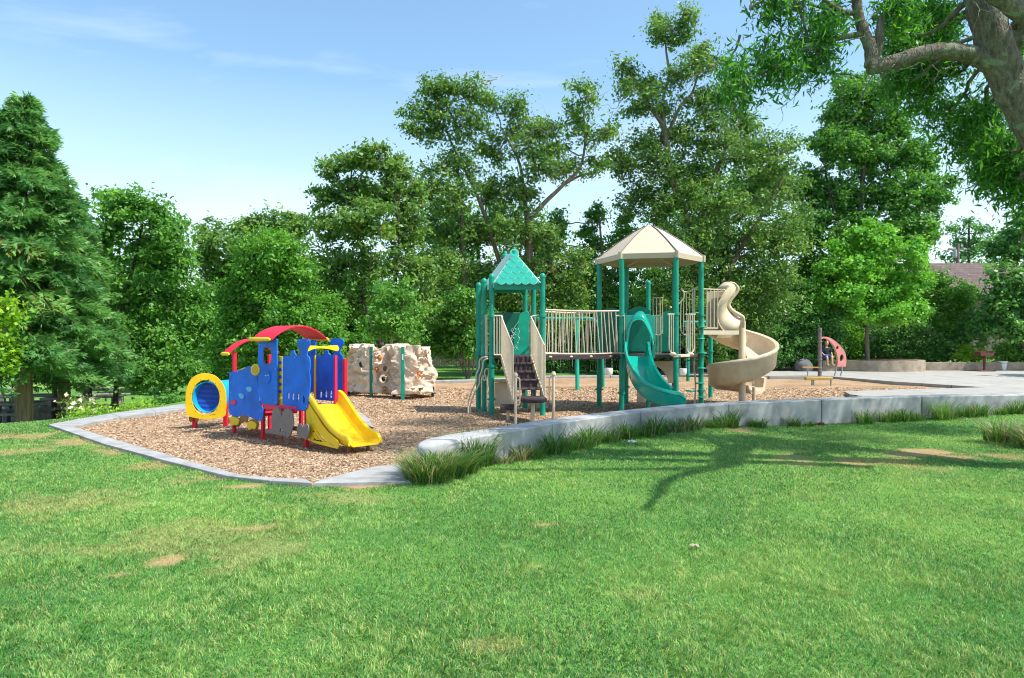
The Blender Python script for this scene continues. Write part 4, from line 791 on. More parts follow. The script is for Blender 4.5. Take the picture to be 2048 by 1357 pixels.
# spiral slide
SC = Vector((6.36, 19.35, 0)); MB().tube([SC + Z * -.3, SC + Z * 2.28, SC + Z * 2.33], [.095, .095, .07], 20).build("spiral_column", M['tanp'], ps)
EX_ = .05
th_ = [178, 150, 120, 90, 45, 0, -45, -90, -135, -180, -225, -262]; zz_ = [2.0, 1.93, 1.82, 1.7, 1.50, 1.28, 1.04, .84, .72, .62, .54, .48]
fine = np.linspace(178, -262, 60); pth, sds, ups, prf = [], [], [], []
for a in fine:
    z_ = float(np.interp(-a, [-q for q in th_], zz_)); r_ = .50; ra = math.radians(a); out_ = Vector((math.cos(ra), math.sin(ra), 0)); pth.append(SC + out_ * r_ + Z * (z_ - .07)); sds.append(out_)
    q = (178 - a) / 440; ho_ = float(np.interp(q, [0, .12, .25, .9, 1], [1.0, .68, .5, .5, .4])); hi = float(np.interp(q, [0, .15, .3, 1], [.25, .2, .14, .14])); w = .36
    prf.append([(-w - .02, hi), (-w, .06), (-w + .12, -.09), (w - .14, -.10), (w + .02, .0), (w + .07, ho_ - .07), (w + .10, ho_ - .04), (w + .10, ho_ + .02), (w + .06, ho_ + .055), (w - .01, ho_ + .02), (w - .015, ho_ - .05), (w - .05, .09), (w - .18, 0), (-w + .14, 0), (-w + .04, .08), (-w + .02, hi)])
ex0 = pth[-1]; td = (pth[-1] - pth[-2]).normalized(); td.z = 0; td.normalize(); so_ = sds[-1]; up_ = Vector((0, 0, 1))
for k in range(1, 11):
    t = k / 10; ang = math.radians(-262 - 66 * t); o2 = Vector((math.cos(ang), math.sin(ang), 0)); c2_ = SC + o2 * (.5 + .1 * t); pth.append(c2_ + Z * (.41 - .06 * t)); sds.append(o2); w = .34; ho_ = .4 - .08 * t; hi = .15
    prf.append([(-w - .02, hi), (-w, .06), (-w + .12, -.09), (w - .14, -.10), (w + .02, .0), (w + .07, ho_ - .07), (w + .10, ho_ - .04), (w + .10, ho_ + .02), (w + .06, ho_ + .055), (w - .01, ho_ + .02), (w - .015, ho_ - .05), (w - .05, .09), (w - .18, 0), (-w + .14, 0), (-w + .04, .08), (-w + .02, hi)])
MB().sweep(pth, prf, sds, [Z] * len(pth)).build("spiral_slide", M['tanp'], ps, sharp=55)
MB().tube([W(1508, 775, 19.6), (W(1508, 775, 19.6).x, 19.6, -.2)], .05, 10).build("slide_leg", M['tanp'], ps)
s4 = lambda x, y, Y: W(1380 + x / 4.845, 540 + y / 4.845, Y)
La = cr([s4(262, 190, 18.75), s4(300, 200, 18.68), s4(340, 200, 18.65), s4(310, 260, 18.62), s4(272, 340, 18.6), s4(262, 430, 18.6), s4(282, 530, 18.6), s4(345, 603, 18.62), s4(455, 606, 18.7)], 4)
Lb = cr([s4(265, 180, 18.9), s4(320, 125, 18.9), s4(395, 118, 18.9), s4(452, 145, 18.95), s4(462, 205, 19.0), s4(400, 285, 19.0), s4(372, 350, 19.0), s4(425, 412, 18.98), s4(492, 455, 18.95)], 4)
n = len(La); md = [(a + b_) / 2 + Vector((.0, -.10, .02)) for a, b_ in zip(La, Lb)]
mb = MB().add(La + md + Lb, [(i, i + 1, n + i + 1, n + i) for i in range(n - 1)] + [(n + i, n + i + 1, 2 * n + i + 1, 2 * n + i) for i in range(n - 1)]); mb.tube(La, .018, 8)
ho = mb.build("spiral_hood", M['tanp'], ps); so = ho.modifiers.new("s", 'SOLIDIFY'); so.thickness = .02
MB().tube(cr([s4(350, 180, 18.85), s4(380, 128, 18.85), s4(440, 140, 18.9), s4(458, 200, 18.95), s4(400, 280, 18.95), s4(372, 345, 18.95), s4(420, 405, 18.9), s4(480, 440, 18.85), s4(515, 470, 18.85), s4(515, 560, 18.9)], 4), [.03] * 10 + [.055] * 18 + [.05] * 9, 10).build("spiral_lip", M['tanp'], ps)
# ------------------------------------------------------------------ swings
def chain(a, b, r=.012):
    mb = MB(); a, b = Vector(a), Vector(b); n = 26; d = (b - a).normalized()
    for i in range(n):
        p = a.lerp(b, (i + .5) / n); s = Vector((1, 0, 0)) if i % 2 else Vector((0, 1, 0)); mb.obox(p, s * r, d.cross(s) * r * .5, d * ((b - a).length / n * .6))
    return mb
sf = thing("swing_frame", "green arched swing frame standing behind the rail bridge", "swing frame", W(1155, 778, 25.3) * 1)
y_ = 26.3; zb_ = 2.54
MB().tube(cr([W(1046, 700, y_), W(1046, 660, y_), W(1052, 642, y_), W(1066, 638, y_), W(1120, 638, y_), W(1178, 638, y_), W(1190, 643, y_), W(1198, 656, y_), W(1203, 690, y_), (W(1206, 774, y_).x, y_, -.1)], 5), .07, 12).build("top_beam", M['green'], sf)
MB().tube([(W(1155, 778, 25.3).x, 25.3, -.2), (W(1155, 640, 25.9).x, 26.2, 2.5)], .075, 12).build("leg", M['green'], sf)
MB().tube([(W(1040, 778, 25.3).x, 25.3, -.2), (W(1050, 700, 26).x, 26.2, 1.6)], .075, 12).build("leg", M['green'], sf)
sf2 = thing("swing_frame", "two green swing posts seen behind the hexagonal tower and spiral slide", "swing frame", (W(1400, 700, 30).x, 30, 0))
for x in (1376, 1421): MB().tube([(W(x, 700, 30).x, 30, -.2), (W(x, 700, 30).x, 30, 2.5)], .075, 12).build("leg", M['green'], sf2)
MB().tube([W(1368, 645, 30), W(1429, 645, 30)], .07, 12).build("top_beam", M['green'], sf2)
for x, lab in ((1133, "black belt swing hanging on chains beside the green swing leg"), (1096, "black belt swing hanging close behind the square tower post")):
    s = thing("belt_swing", lab, "swing", W(x, 745, y_), "belt swings behind the bridge")
    L1, R1 = W(x - 12, 735, y_), W(x + 12, 735, y_)
    MB().sweep(cr([L1, W(x - 9, 743, y_), W(x, 747, y_), W(x + 9, 743, y_), R1], 4), [(-.07, 0), (.07, 0), (.07, .02), (-.07, .02)], [Vector((0, 1, 0))] * 17, [Z] * 17).build("seat", M['dark'], s)
    for a, tx in ((L1, x - 10), (R1, x + 10)): chain(a, W(tx, 640, y_)).build("chain", M['galv'], s)
for x, Y, lab in ((1217, 26, "pale toddler bucket swing behind the post at the bridge end"), (1366, 29.6, "pale toddler bucket swing seen under the hexagonal tower deck")):
    s = thing("toddler_swing", lab, "swing", W(x, 745, Y), "toddler bucket swings"); c = W(x, 743, Y)
    MB().lathe([(.1, -.16), (.15, -.1), (.16, .05), (.15, .12), (.12, .12), (.12, -.05), (.08, -.1)], c, 14).build("seat", M['white'], s)
    for dx in (-.13, .13): chain(c + Vector((dx, 0, .1)), (c.x + dx * .9, Y, 2.45)).build("chain", M['galv'], s)

# ------------------------------------------------------------------ pink climber, beam, planter, people
pc = thing("arch_climber", "faded pink curved climber fixed to a tall dark post on the paving", "climber", G(1640, 752, .1))
yp = 32.0; s6 = lambda x, y, Y=yp: W(1560 + x / 6.827, 640 + y / 6.827, Y)
pm = MB(); b0 = s6(543, 122); pm.lathe([(.085, 0), (.085, b0.z - .12), (.1, b0.z - .05), (.085, b0.z + .01), (.04, b0.z + .02)], (b0.x, yp, .02), 14)
for y in (300, 500, 545, 660, 700): z_ = s6(543, y).z; pm.lathe([(.085, z_ - .03), (.11, z_ - .02), (.11, z_ + .02), (.085, z_ + .03)], (b0.x, yp, 0), 14)
pm.build("post", M['post'], pc)
A_ = cr([s6(558, 262), s6(610, 250), s6(680, 290), s6(740, 370), s6(775, 470), s6(785, 560), s6(775, 640)], 5); B_ = cr([s6(560, 236), s6(650, 236), s6(740, 280), s6(830, 360), s6(890, 450), s6(908, 550), s6(900, 640)], 5)
mb = MB(); path = [(a + b) / 2 for a, b in zip(A_, B_)]; n = len(path)
poly = A_ + B_[::-1]; c_a, c_b = s6(783, 382), s6(842, 518)
hl = lambda c, r1, r2: [c + Vector((math.cos(q) * r1 + math.sin(q) * r1 * .3, 0, math.sin(q) * r2)) for q in [i * math.pi / 7 for i in range(14)]]
mb.panel(poly, [hl(c_a, .07, .09), hl(c_b, .09, .16)], (0, .09, 0)); mb.build("curved_panel", M['pinkp'], pc, bevel=.02)
MB().sweep([p + Vector((0, -.03, 0)) for p in A_], [(-.05, -.02), (.12, -.02), (.12, .02), (-.05, .02)], [Vector((0, 1, 0))] * n, [Vector((1, 0, .3))] * n).build("panel_rim", M['pinkp'], pc)
for a, b in ((766, 742), (848, 824)): MB().tube([s6(a, 640), s6(a - 3, 700), (s6(b, 770).x, yp, .1)], .03, 8).build("leg", M['galv'], pc)
MB().obox(s6(430, 650), (.42, 0, 0), (0, .06, 0), Z * .03).build("step_plank", M['ochre'], pc); MB().tube([s6(378, 655), (s6(378, 760).x, yp, .1)], .035, 8).build("leg", M['galv'], pc)
bb = thing("balance_beam", "low ochre balance beam on short legs over the wood chips", "balance beam", W(1638, 766, 27.3))
bm_ = W(1637, 757.5, 27.2); MB().obox(bm_, (.52, 0, 0), (0, .1, 0), Z * .06).build("beam", M['ochre'], bb, bevel=.02)
for x in (1624, 1627, 1662): MB().tube([(W(x, 760, 27.2).x, 27.2, -.1), (W(x, 760, 27.2).x, 27.2, bm_.z)], .035, 8).build("leg", M['galv'], bb)
pl = thing("tree_planter", "round tan concrete planter ring around the light green tree", "planter", (W(1735, 730, 38.5).x, 38.5, .1))
pcx = W(1738, 730, 38.8).x; R_ = 2.75; v = []; f = []
for r, z in ((R_, 0), (R_, .66), (R_ - .3, .66), (R_ - .3, .5)):
    for k in range(48): v.append(Vector((pcx + r * math.cos(k * math.pi / 24), 38.9 + r * math.sin(k * math.pi / 24), z)))
for i in range(3):
    for k in range(48): f.append((i * 48 + k, i * 48 + (k + 1) % 48, (i + 1) * 48 + (k + 1) % 48, (i + 1) * 48 + k))
MB().add(v, f).build("ring_wall", M['planter'], pl); MB().lathe([(R_ - .29, .5), (R_ - .29, .62)], (pcx, 38.9, 0), 48).build("planting_soil", M['soil'], pl)
MB().box((pcx - 2.5, 38.3, .32), (1.4, 1.8, .67)).build("end_block", M['planter'], pl, bevel=.02)
rk2 = thing("boulder", "rounded grey boulder in shade beside the planter", "boulder", W(1605, 735, 37)); MB().blob(W(1607, 735, 37), (.5, .4, .45), 18, 12, .05).build("stone", M['stone'], rk2)
rk3 = thing("boulder", "small round boulder on the shaded ground near the spiral slide", "boulder", W(1531, 744, 37)); MB().blob(W(1531, 745, 37), (.28, .25, .2), 12, 8, .06).build("stone", M['stone'], rk3)
kw_ = thing("garden_kerb", "low tan concrete edging wall along the planted bed behind the paving", "edging wall", (25, 38, .1))
MB().obox((30, 38.0, .2), (10.6, 0, 0), (0, .12, 0), Z * .34).build("edging", M['planter'], kw_, bevel=.015)
# barbecue grill
gl = thing("park_grill", "rusty pedestal barbecue grill standing on the paving", "grill", G(1969, 741, .1)); yg = 37.2; c = W(1969, 707, yg)
MB().tube([(c.x, yg, .1), (c.x, yg, c.z)], .065, 10).build("pedestal", M['rust'], gl)
gb = MB(); gb.box((c.x - .02, yg, c.z - .12), (.72, .5, .03)); gb.box((c.x - .36, yg, c.z - .02), (.03, .5, .22)); gb.box((c.x + .32, yg, c.z - .02), (.03, .5, .22)); gb.box((c.x - .02, yg + .24, c.z), (.7, .03, .26)); gb.box((c.x - .02, yg - .24, c.z - .05), (.7, .03, .14)); gb.build("firebox", M['rust'], gl)
gr_ = MB()
for k in range(9): gr_.box((c.x - .3 + k * .07, yg, c.z + .05), (.012, .46, .012))
gr_.box((c.x + .42, yg, c.z + .06), (.25, .02, .02)); gr_.build("grate", M['galv'], gl); MB().obox((c.x - .2, yg - .2, .13), (.4, 0, 0), (0, .4, 0), Z * .02).build("base_plate", M['rust'], gl)
bk = thing("bucket", "dented white bucket beside the rusty grill", "bucket", G(2004, 741, .1)); c = G(2003.5, 741, .1)
MB().lathe([(.22, 0), (.24, .25), (.26, .45), (.29, .46), (.29, .5), (.25, .5)], c, 20).build("pail", M['white'], bk); MB().tube(cr([c + Vector((-.26, 0, .45)), c + Vector((-.1, -.25, .38)), c + Vector((.2, -.2, .4)), c + Vector((.26, 0, .45))], 4), .01, 6).build("handle", M['galv'], bk)
# seated person
def person():
    base = Vector((W(1651, 722, 36.8).x, 36.75, .82)); pe = thing("person", "person in dark shirt and blue shorts sitting on the planter edge", "person", base)
    J = {'pel': (0, 0, .08), 'sp': (.0, .02, .28), 'ch': (.02, .0, .45), 'nk': (.03, -.01, .58), 'hd0': (.03, -.03, .64), 'ls': (-.17, 0, .5), 'rs': (.2, 0, .5), 'le': (-.23, -.05, .25), 're': (.27, -.04, .26), 'lw': (-.16, -.22, .12), 'rw': (.24, -.2, .1), 'lh': (-.13, -.28, .1), 'rh': (.22, -.27, .08),
         'lk': (-.12, -.42, .06), 'rk': (.13, -.42, .06), 'lhp': (-.1, -.03, .06), 'rhp': (.1, -.03, .06), 'la': (-.12, -.46, -.34), 'ra': (.13, -.46, -.34), 'lf': (-.13, -.66, -.38), 'rf': (.14, -.66, -.38)}
    R = {'pel': .11, 'sp': .085, 'ch': .10, 'nk': .05, 'hd0': .05, 'ls': .06, 'rs': .06, 'le': .04, 're': .04, 'lw': .03, 'rw': .03, 'lh': .032, 'rh': .032, 'lk': .06, 'rk': .06, 'lhp': .085, 'rhp': .085, 'la': .04, 'ra': .04, 'lf': .035, 'rf': .035}
    E = [('pel', 'sp'), ('sp', 'ch'), ('ch', 'nk'), ('nk', 'hd0'), ('ch', 'ls'), ('ch', 'rs'), ('ls', 'le'), ('le', 'lw'), ('lw', 'lh'), ('rs', 're'), ('re', 'rw'), ('rw', 'rh'), ('pel', 'lhp'), ('lhp', 'lk'), ('lk', 'la'), ('la', 'lf'), ('pel', 'rhp'), ('rhp', 'rk'), ('rk', 'ra'), ('ra', 'rf')]
    def skin(name, keys, edges, rs, m, sub=2):
        me = bpy.data.meshes.new(name); ks = list(keys); me.from_pydata([Vector(J[k]) for k in ks], [(ks.index(a), ks.index(b)) for a, b in edges], []); o = link(name, me, m, pe)
        s = o.modifiers.new("skin", 'SKIN'); me.skin_vertices[0].data[0].use_root = True
        for i, k in enumerate(ks): me.skin_vertices[0].data[i].radius = (rs[k], rs[k])
        u = o.modifiers.new("sub", 'SUBSURF'); u.levels = sub; u.render_levels = sub; return o
    b = skin("body", J.keys(), E, R, M['skin'])
    up = ['pel', 'sp', 'ch', 'ls', 'rs', 'le', 're']; R2 = dict(R); R2.update(pel=.15, sp=.145, ch=.165, ls=.08, rs=.08, le=.065, re=.065)
    skin("shirt", up, [('pel', 'sp'), ('sp', 'ch'), ('ch', 'ls'), ('ch', 'rs'), ('ls', 'le'), ('rs', 're')], R2, M['shirt'])
    lo = ['pel', 'lhp', 'rhp', 'lk', 'rk']; R3 = dict(R); R3.update(pel=.15, lhp=.105, rhp=.105, lk=.085, rk=.085); skin("shorts", lo, [('pel', 'lhp'), ('pel', 'rhp'), ('lhp', 'lk'), ('rhp', 'rk')], R3, M['short'])
    h = base + Vector((.03, -.04, .76)); hm = MB(); hm.blob(h, (.085, .1, .125), 16, 12); hm.blob(h + Vector((0, -.1, -.01)), (.014, .022, .024), 8, 6)
    for sx in (-1, 1): hm.blob(h + Vector((sx * .088, .01, -.01)), (.012, .022, .032), 8, 6)
    hm.build("head", M['skin'], pe); fm = MB()
    for sx in (-1, 1): fm.blob(h + Vector((sx * .034, -.091, .015)), (.012, .008, .008), 8, 5)
    fm.build("eyes", M['dark'], pe); MB().blob(h + Vector((0, -.093, -.055)), (.026, .008, .008), 8, 5).build("mouth", M['pinkp'], pe)
    MB().blob(h + Vector((0, .025, .04)), (.095, .1, .11), 14, 10, .03).build("hair", M['hair'], pe)
    fg = MB()
    for k, sx in (('lh', -1), ('rh', 1)):
        p0 = base + Vector(J[k])
        for i in range(4): fg.tube([p0 + Vector(((i - 1.5) * .017, -.02, 0)), p0 + Vector(((i - 1.5) * .02, -.055 - .006 * (i in (1, 2)), -.005)), p0 + Vector(((i - 1.5) * .02, -.08 - .008 * (i in (1, 2)), -.025))], [.009, .008, .006], 6)
        fg.tube([p0 + Vector((-sx * .02, 0, 0)), p0 + Vector((-sx * .045, -.03, -.005))], [.01, .007], 6)
    fg.build("fingers", M['skin'], pe)
person()

# ------------------------------------------------------------------ house, utility pole, fences
sh = bpy.data.materials.new("brown_shingles"); sh.use_nodes = True; t = sh.node_tree; b = t.nodes['Principled BSDF']; g = t.nodes.new("ShaderNodeTexCoord"); br = t.nodes.new("ShaderNodeTexBrick")
br.inputs['Scale'].default_value = 2.2; br.inputs['Color1'].default_value = (.105, .068, .066, 1); br.inputs['Color2'].default_value = (.16, .108, .10, 1); br.inputs['Mortar'].default_value = (.07, .045, .05, 1); br.inputs['Mortar Size'].default_value = .03; br.inputs['Row Height'].default_value = .35; br.inputs['Brick Width'].default_value = .8
mpp = t.nodes.new("ShaderNodeMapping"); mpp.inputs['Rotation'].default_value = (math.radians(-90), 0, 0); t.links.new(g.outputs['Object'], mpp.inputs[0]); t.links.new(mpp.outputs[0], br.inputs['Vector']); t.links.new(br.outputs['Color'], b.inputs['Base Color']); b.inputs['Roughness'].default_value = .9
M['shingle'] = sh
hs = thing("house", "house with brown shingle roof half hidden behind the shrubs", "house", (W(1930, 600, 52).x, 54, .5))
hx0, hx1 = W(1835, 600, 50).x, W(2010, 600, 50).x + 3; ze, zr = W(1900, 592, 50).z, W(1900, 524, 53).z
MB().add([(hx0, 50, ze), (hx1, 50, ze), (hx1 - .5, 54, zr), (hx0 + .6, 54, zr), (hx0, 58, ze), (hx1, 58, ze), (hx0, 50, ze - .2), (hx1, 50, ze - .2), (hx0, 58, ze - .2), (hx1, 58, ze - .2)], [(0, 1, 2, 3), (3, 2, 5, 4), (0, 3, 4, 8, 6), (1, 7, 9, 5, 2), (0, 6, 7, 1), (4, 5, 9, 8), (6, 8, 9, 7)]).build("roof", sh, hs, smooth=False)
MB().box(((hx0 + hx1) / 2, 54, ze / 2 + .1), (hx1 - hx0 - 1, 7, ze)).build("wall", M['stucco'], hs, smooth=False)
for x in (hx0 + 2.0, hx0 + 5.0): 
    w_ = MB().box((x, 50.49, ze - 1.6), (1.3, .06, 1.2)).build("window", M['white'], hs); MB().box((x, 50.45, ze - 1.6), (1.15, .04, 1.05)).build("pane", M['dark'], w_)
up = thing("utility_pole", "weathered wooden utility pole above the house roof", "utility pole", (W(1917, 600, 62).x, 62, .5)); x = W(1917, 600, 62).x; zt = W(1917, 488, 62).z
MB().tube([(x, 62, 0), (x - .1, 62, zt)], [.19, .15], 10).build("pole", M['pole'], up); MB().obox((x - .1, 62, zt - .5), (.9, .2, 0), (-.02, .06, 0), Z * .07).build("crossarm", M['pole'], up); MB().lathe([(.16, -.35), (.18, 0), (.16, .35)], (x - .38, 61.9, zt - .9), 12).build("transformer", M['galv'], up)
def chain_fence(x0, x1, Y, h, lab, z0=.1):
    fn_ = thing("chain_link_fence", lab, "fence", ((x0 + x1) / 2, Y, z0)); n = int((x1 - x0) / 2.6) + 1
    for i in range(n + 1): x = x0 + (x1 - x0) * i / n; MB().tube([(x, Y, z0 - .2), (x, Y, z0 + h)], .035, 8).build("fence_post", M['galv'], fn_)
    MB().tube([(x0, Y, z0 + h), (x1, Y, z0 + h)], .022, 6).build("top_rail", M['galv'], fn_)
    s = .12; k = int((x1 - x0 + h) / s); V = []; r = .004
    for i in range(k):
        for dr in (1, -1):
            xs0 = x0 + i * s - (h if dr > 0 else 0); a = [xs0, 0.]; b = [xs0 + h, h] if dr > 0 else [xs0 - 0, h]
            if dr > 0: a, b = [xs0, 0], [xs0 + h, h]
            else: a, b = [x0 + i * s, 0], [x0 + i * s - h, h]
            t0 = 0; t1 = 1; dx = b[0] - a[0]
            for lim, sg in ((x0, 1), (x1, -1)):
                da = (a[0] - lim) * sg; db = (b[0] - lim) * sg
                if da < 0 and db < 0: t0 = 2; break
                if da < 0: t0 = max(t0, da / (da - db))
                if db < 0: t1 = min(t1, da / (da - db))
            if t0 >= t1: continue
            p = np.array([a[0] + dx * t0, Y, z0 + h * t0]); q = np.array([a[0] + dx * t1, Y, z0 + h * t1]); o = np.array([0, 0, r])
            V += [p - o, q - o, q + o, p + o]
    fast("wire_mesh", np.array(V), 4, M['galv'], fn_)
chain_fence(W(1945, 700, 40).x, 40, 40, 2.5, "tall chain link fence under the dark trees behind the grill")
chain_fence(W(1560, 700, 44).x, W(1940, 700, 44).x, 44.5, 2.4, "chain link fence running behind the shrubs near the planter")
wf_ = thing("wooden_fence", "dark weathered board fence on the grass behind the climbing rock", "fence", (-3, 44, .1)); x0, x1 = W(700, 740, 42).x, W(1075, 740, 42).x; bx_ = MB(); x = x0
while x < x1: bx_.box((x, 42 + random.uniform(-.01, .01), .85 + random.uniform(-.02, .02)), (.135, .025, 1.3)); x += .145
bx_.build("boards", M['wood'], wf_); 
for i in range(6): MB().box((x0 + (x1 - x0) * i / 5, 42.08, .75), (.1, .1, 1.6)).build("fence_post", M['wood'], wf_)
cf = thing("wooden_fence", "dark board fence in shade behind the swings", "fence", (6, 40, .1)); x0, x1 = W(1095, 740, 39).x, W(1420, 740, 39).x; bx_ = MB(); x = x0
while x < x1: bx_.box((x, 39, .8 + random.uniform(-.02, .02)), (.135, .025, 1.5)); x += .145
bx_.build("boards", M['wood'], cf)
for i in range(5): MB().box((x0 + (x1 - x0) * i / 4, 39.08, .75), (.1, .1, 1.6)).build("fence_post", M['wood'], cf)

# ------------------------------------------------------------------ picnic area on the lower ground, left
ZL = -1.15
pa = [(-30, 18.5), (-13.5, 21.3), (-12.5, 25), (-15, 30), (-30, 30)]; tag(MB().panel([(x, y, ZL + .02) for x, y in pa], [], (0, 0, -.1)).build("picnic_paving", M['conc'], smooth=False), kind='structure')
def picnic(px, Y, rz, label):
    c = W(px, 800, Y); c.z = ZL; t = thing("picnic_table", label, "picnic table", c, "concrete picnic tables on the lower ground"); R = Matrix.Rotation(rz, 3, 'Z')
    def bx(name, o, d, m='seatc'):
        p = c + R @ Vector(o); MB().box(p, d, rz).build(name, M[m], t, bevel=.02)
    bx("table_top", (0, 0, .74), (1.9, .8, .09)); bx("bench", (0, .72, .44), (1.9, .3, .08)); bx("bench", (0, -.72, .44), (1.9, .3, .08))
    for s in (-.6, .6): bx("leg", (s, 0, .36), (.18, .6, .7)); bx("leg", (s, .72, .2), (.15, .22, .42)); bx("leg", (s, -.72, .2), (.15, .22, .42))
picnic(25, 24, .1, "concrete picnic table just left of the redwood trunk"); picnic(70, 27.5, .2, "shaded picnic table behind the redwood trunk"); picnic(140, 26, -.2, "low concrete picnic table right of the grey trunk")
picnic(15, 31, .1, "far concrete picnic table near the dark lamp post"); picnic(205, 31, .3, "distant picnic table between the two small trunks")
lp = thing("lamp_post", "dark green park lamp post behind the redwood trunk", "lamp post", (W(33, 800, 26.5).x, 26.5, ZL)); x = W(33, 800, 26.5).x
MB().lathe([(.12, 0), (.12, .5), (.07, .55), (.07, 3.6)], (x, 26.5, ZL), 12).build("pole", M['dgreen'], lp); MB().lathe([(.1, 3.6), (.2, 3.75), (.22, 4.0), (.05, 4.1)], (x, 26.5, ZL), 12).build("lantern", M['dgreen'], lp)
nb_ = thing("notice_board", "small dark notice board on posts beyond the picnic tables", "notice board", (W(195, 790, 33).x, 33, ZL)); x = W(195, 790, 33).x
MB().box((x, 33, ZL + .8), (.9, .06, .6)).build("board", M['wood'], nb_); 
for d in (-.4, .4): MB().box((x + d, 33, ZL + .5), (.08, .08, 1.1)).build("leg", M['wood'], nb_)
# litter on the lawn
def crumple(c, r, m, nm, lab, cat):
    c = Vector(c); mb = MB(); n = 7; v = []
    for i in range(n):
        for j in range(n): v.append(c + Vector(((i / (n - 1) - .5) * r * 2, (j / (n - 1) - .5) * r * 1.5, random.uniform(0, r * .7) * (1 - ((i / (n - 1) - .5) * 2) ** 2 * .6))))
    mb.add(v, [(i * n + j, i * n + j + 1, (i + 1) * n + j + 1, (i + 1) * n + j) for i in range(n - 1) for j in range(n - 1)]); o = mb.build(nm, m, smooth=False); so = o.modifiers.new("s", 'SOLIDIFY'); so.thickness = .002; tag(o, lab, cat)
crumple(G(1265, 889) + Z * .03, .075, M['white'], "paper_scrap", "crumpled white paper scrap on the grass near the wall", "litter")
crumple(G(1389, 1100) + Z * .03, .04, M['planter'], "dry_leaf", "curled pale dry leaf lying on the open lawn", "leaf")
crumple(G(1641, 851) + Z * .0, .11, M['rust'], "drain_cap", "small reddish stone lump at the foot of the wall joint", "stone")
# trap: grey mat at the foot of the yellow slide
mt = MB(); mt.panel([G(712, 822) + Z * .03, G(735, 838) + Z * .03, G(748, 858) + Z * .03, G(722, 850) + Z * .03], [], (0, 0, -.02)); tag(mt.build("rubber_mat", M['conc']), "worn grey rubber mat half buried in the wood chips", "mat")
# ------------------------------------------------------------------ vegetation
LM = dict(
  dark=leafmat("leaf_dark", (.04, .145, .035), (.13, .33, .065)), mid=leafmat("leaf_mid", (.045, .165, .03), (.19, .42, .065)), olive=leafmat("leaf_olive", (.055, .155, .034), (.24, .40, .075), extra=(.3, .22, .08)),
  bright=leafmat("leaf_bright", (.06, .21, .025), (.19, .42, .055)), lime=leafmat("leaf_lime", (.085, .30, .035), (.25, .53, .07)), conifer=leafmat("needles", (.05, .17, .05), (.22, .45, .11), .35, extra=(.22, .16, .05)),
  shrub=leafmat("leaf_shrub", (.045, .165, .04), (.20, .43, .10)), yell=leafmat("leaf_yellow", (.13, .32, .02), (.36, .54, .05)), over=leafmat("leaf_overhang", (.035, .145, .025), (.13, .37, .05), .5),
  clump=leafmat("tuft_blades", (.03, .10, .02), (.15, .34, .05), .3, extra=(.42, .33, .2)))
BK_ = dict(grey=barkmat("grey_bark", (.11, .09, .075), (.26, .22, .18)), dark=barkmat("dark_bark", (.055, .045, .04), (.15, .12, .1)), red=barkmat("redwood_bark", (.15, .10, .06), (.34, .25, .16), 14, .06),
  big=barkmat("lichened_bark", (.11, .09, .072), (.30, .25, .20), 17, .3, (.27, .30, .22), 1.0), dead=mat("dead_twig", (.33, .27, .22), .9), pale=barkmat("pale_bark", (.13, .10, .08), (.27, .22, .175)))
TR = np.random.default_rng(11)
def leaves(C, N_, L, Wd, bias=(0, 0, .5), out=None, droop=0., r=None):
    """leaf quads (bent rhombs) at centres C; N_ count already expanded"""
    r = r or TR; n = len(C); nr = unit(r.normal(0, 1, (n, 3)) + np.array(bias) * 1.2 + (out * .9 if out is not None else 0))
    ax = unit(np.cross(nr, r.normal(0, 1, (n, 3)))); 
    if droop: ax = unit(ax * (1 - droop) + np.array([0, 0, -1.]) * droop); nr = unit(np.cross(np.cross(ax, nr), ax))
    bx = np.cross(nr, ax); sz = (.5 + 1.0 * r.random(n) ** 1.3)[:, None]; l = L * sz; w = Wd * sz * (.8 + .4 * r.random(n))[:, None]
    a = C - ax * l * .5; c = C + ax * l * .5; b = C + bx * w * .5 - nr * l * .08 - ax * l * .06; d = C - bx * w * .5 - nr * l * .08 - ax * l * .06
    return np.stack([a, b, c, d], 1)
def limb(mb, a, b, r0, r1, sag=.12, n=7, wob=.06, seg=6):
    a, b = Vector(a), Vector(b); d = b - a; ln = d.length; side = Vector(TR.normal(0, 1, 3)); side = (side - d * (side.dot(d) / max(ln * ln, 1e-6))).normalized() * ln * wob
    pts = []
    for i in range(n + 1):
        t = i / n; p = a.lerp(b, t) + Vector((0, 0, -sag * ln * math.sin(math.pi * t) * .6)) + side * math.sin(t * 6 + ln) + Vector(TR.normal(0, .012, 3)) * ln; 
        if i in (0, n): p = (a, b)[i > 0]
        pts.append(p)
    mb.tube(pts, [r0 + (r1 - r0) * (i / n) for i in range(n + 1)], seg, cap=False); return pts
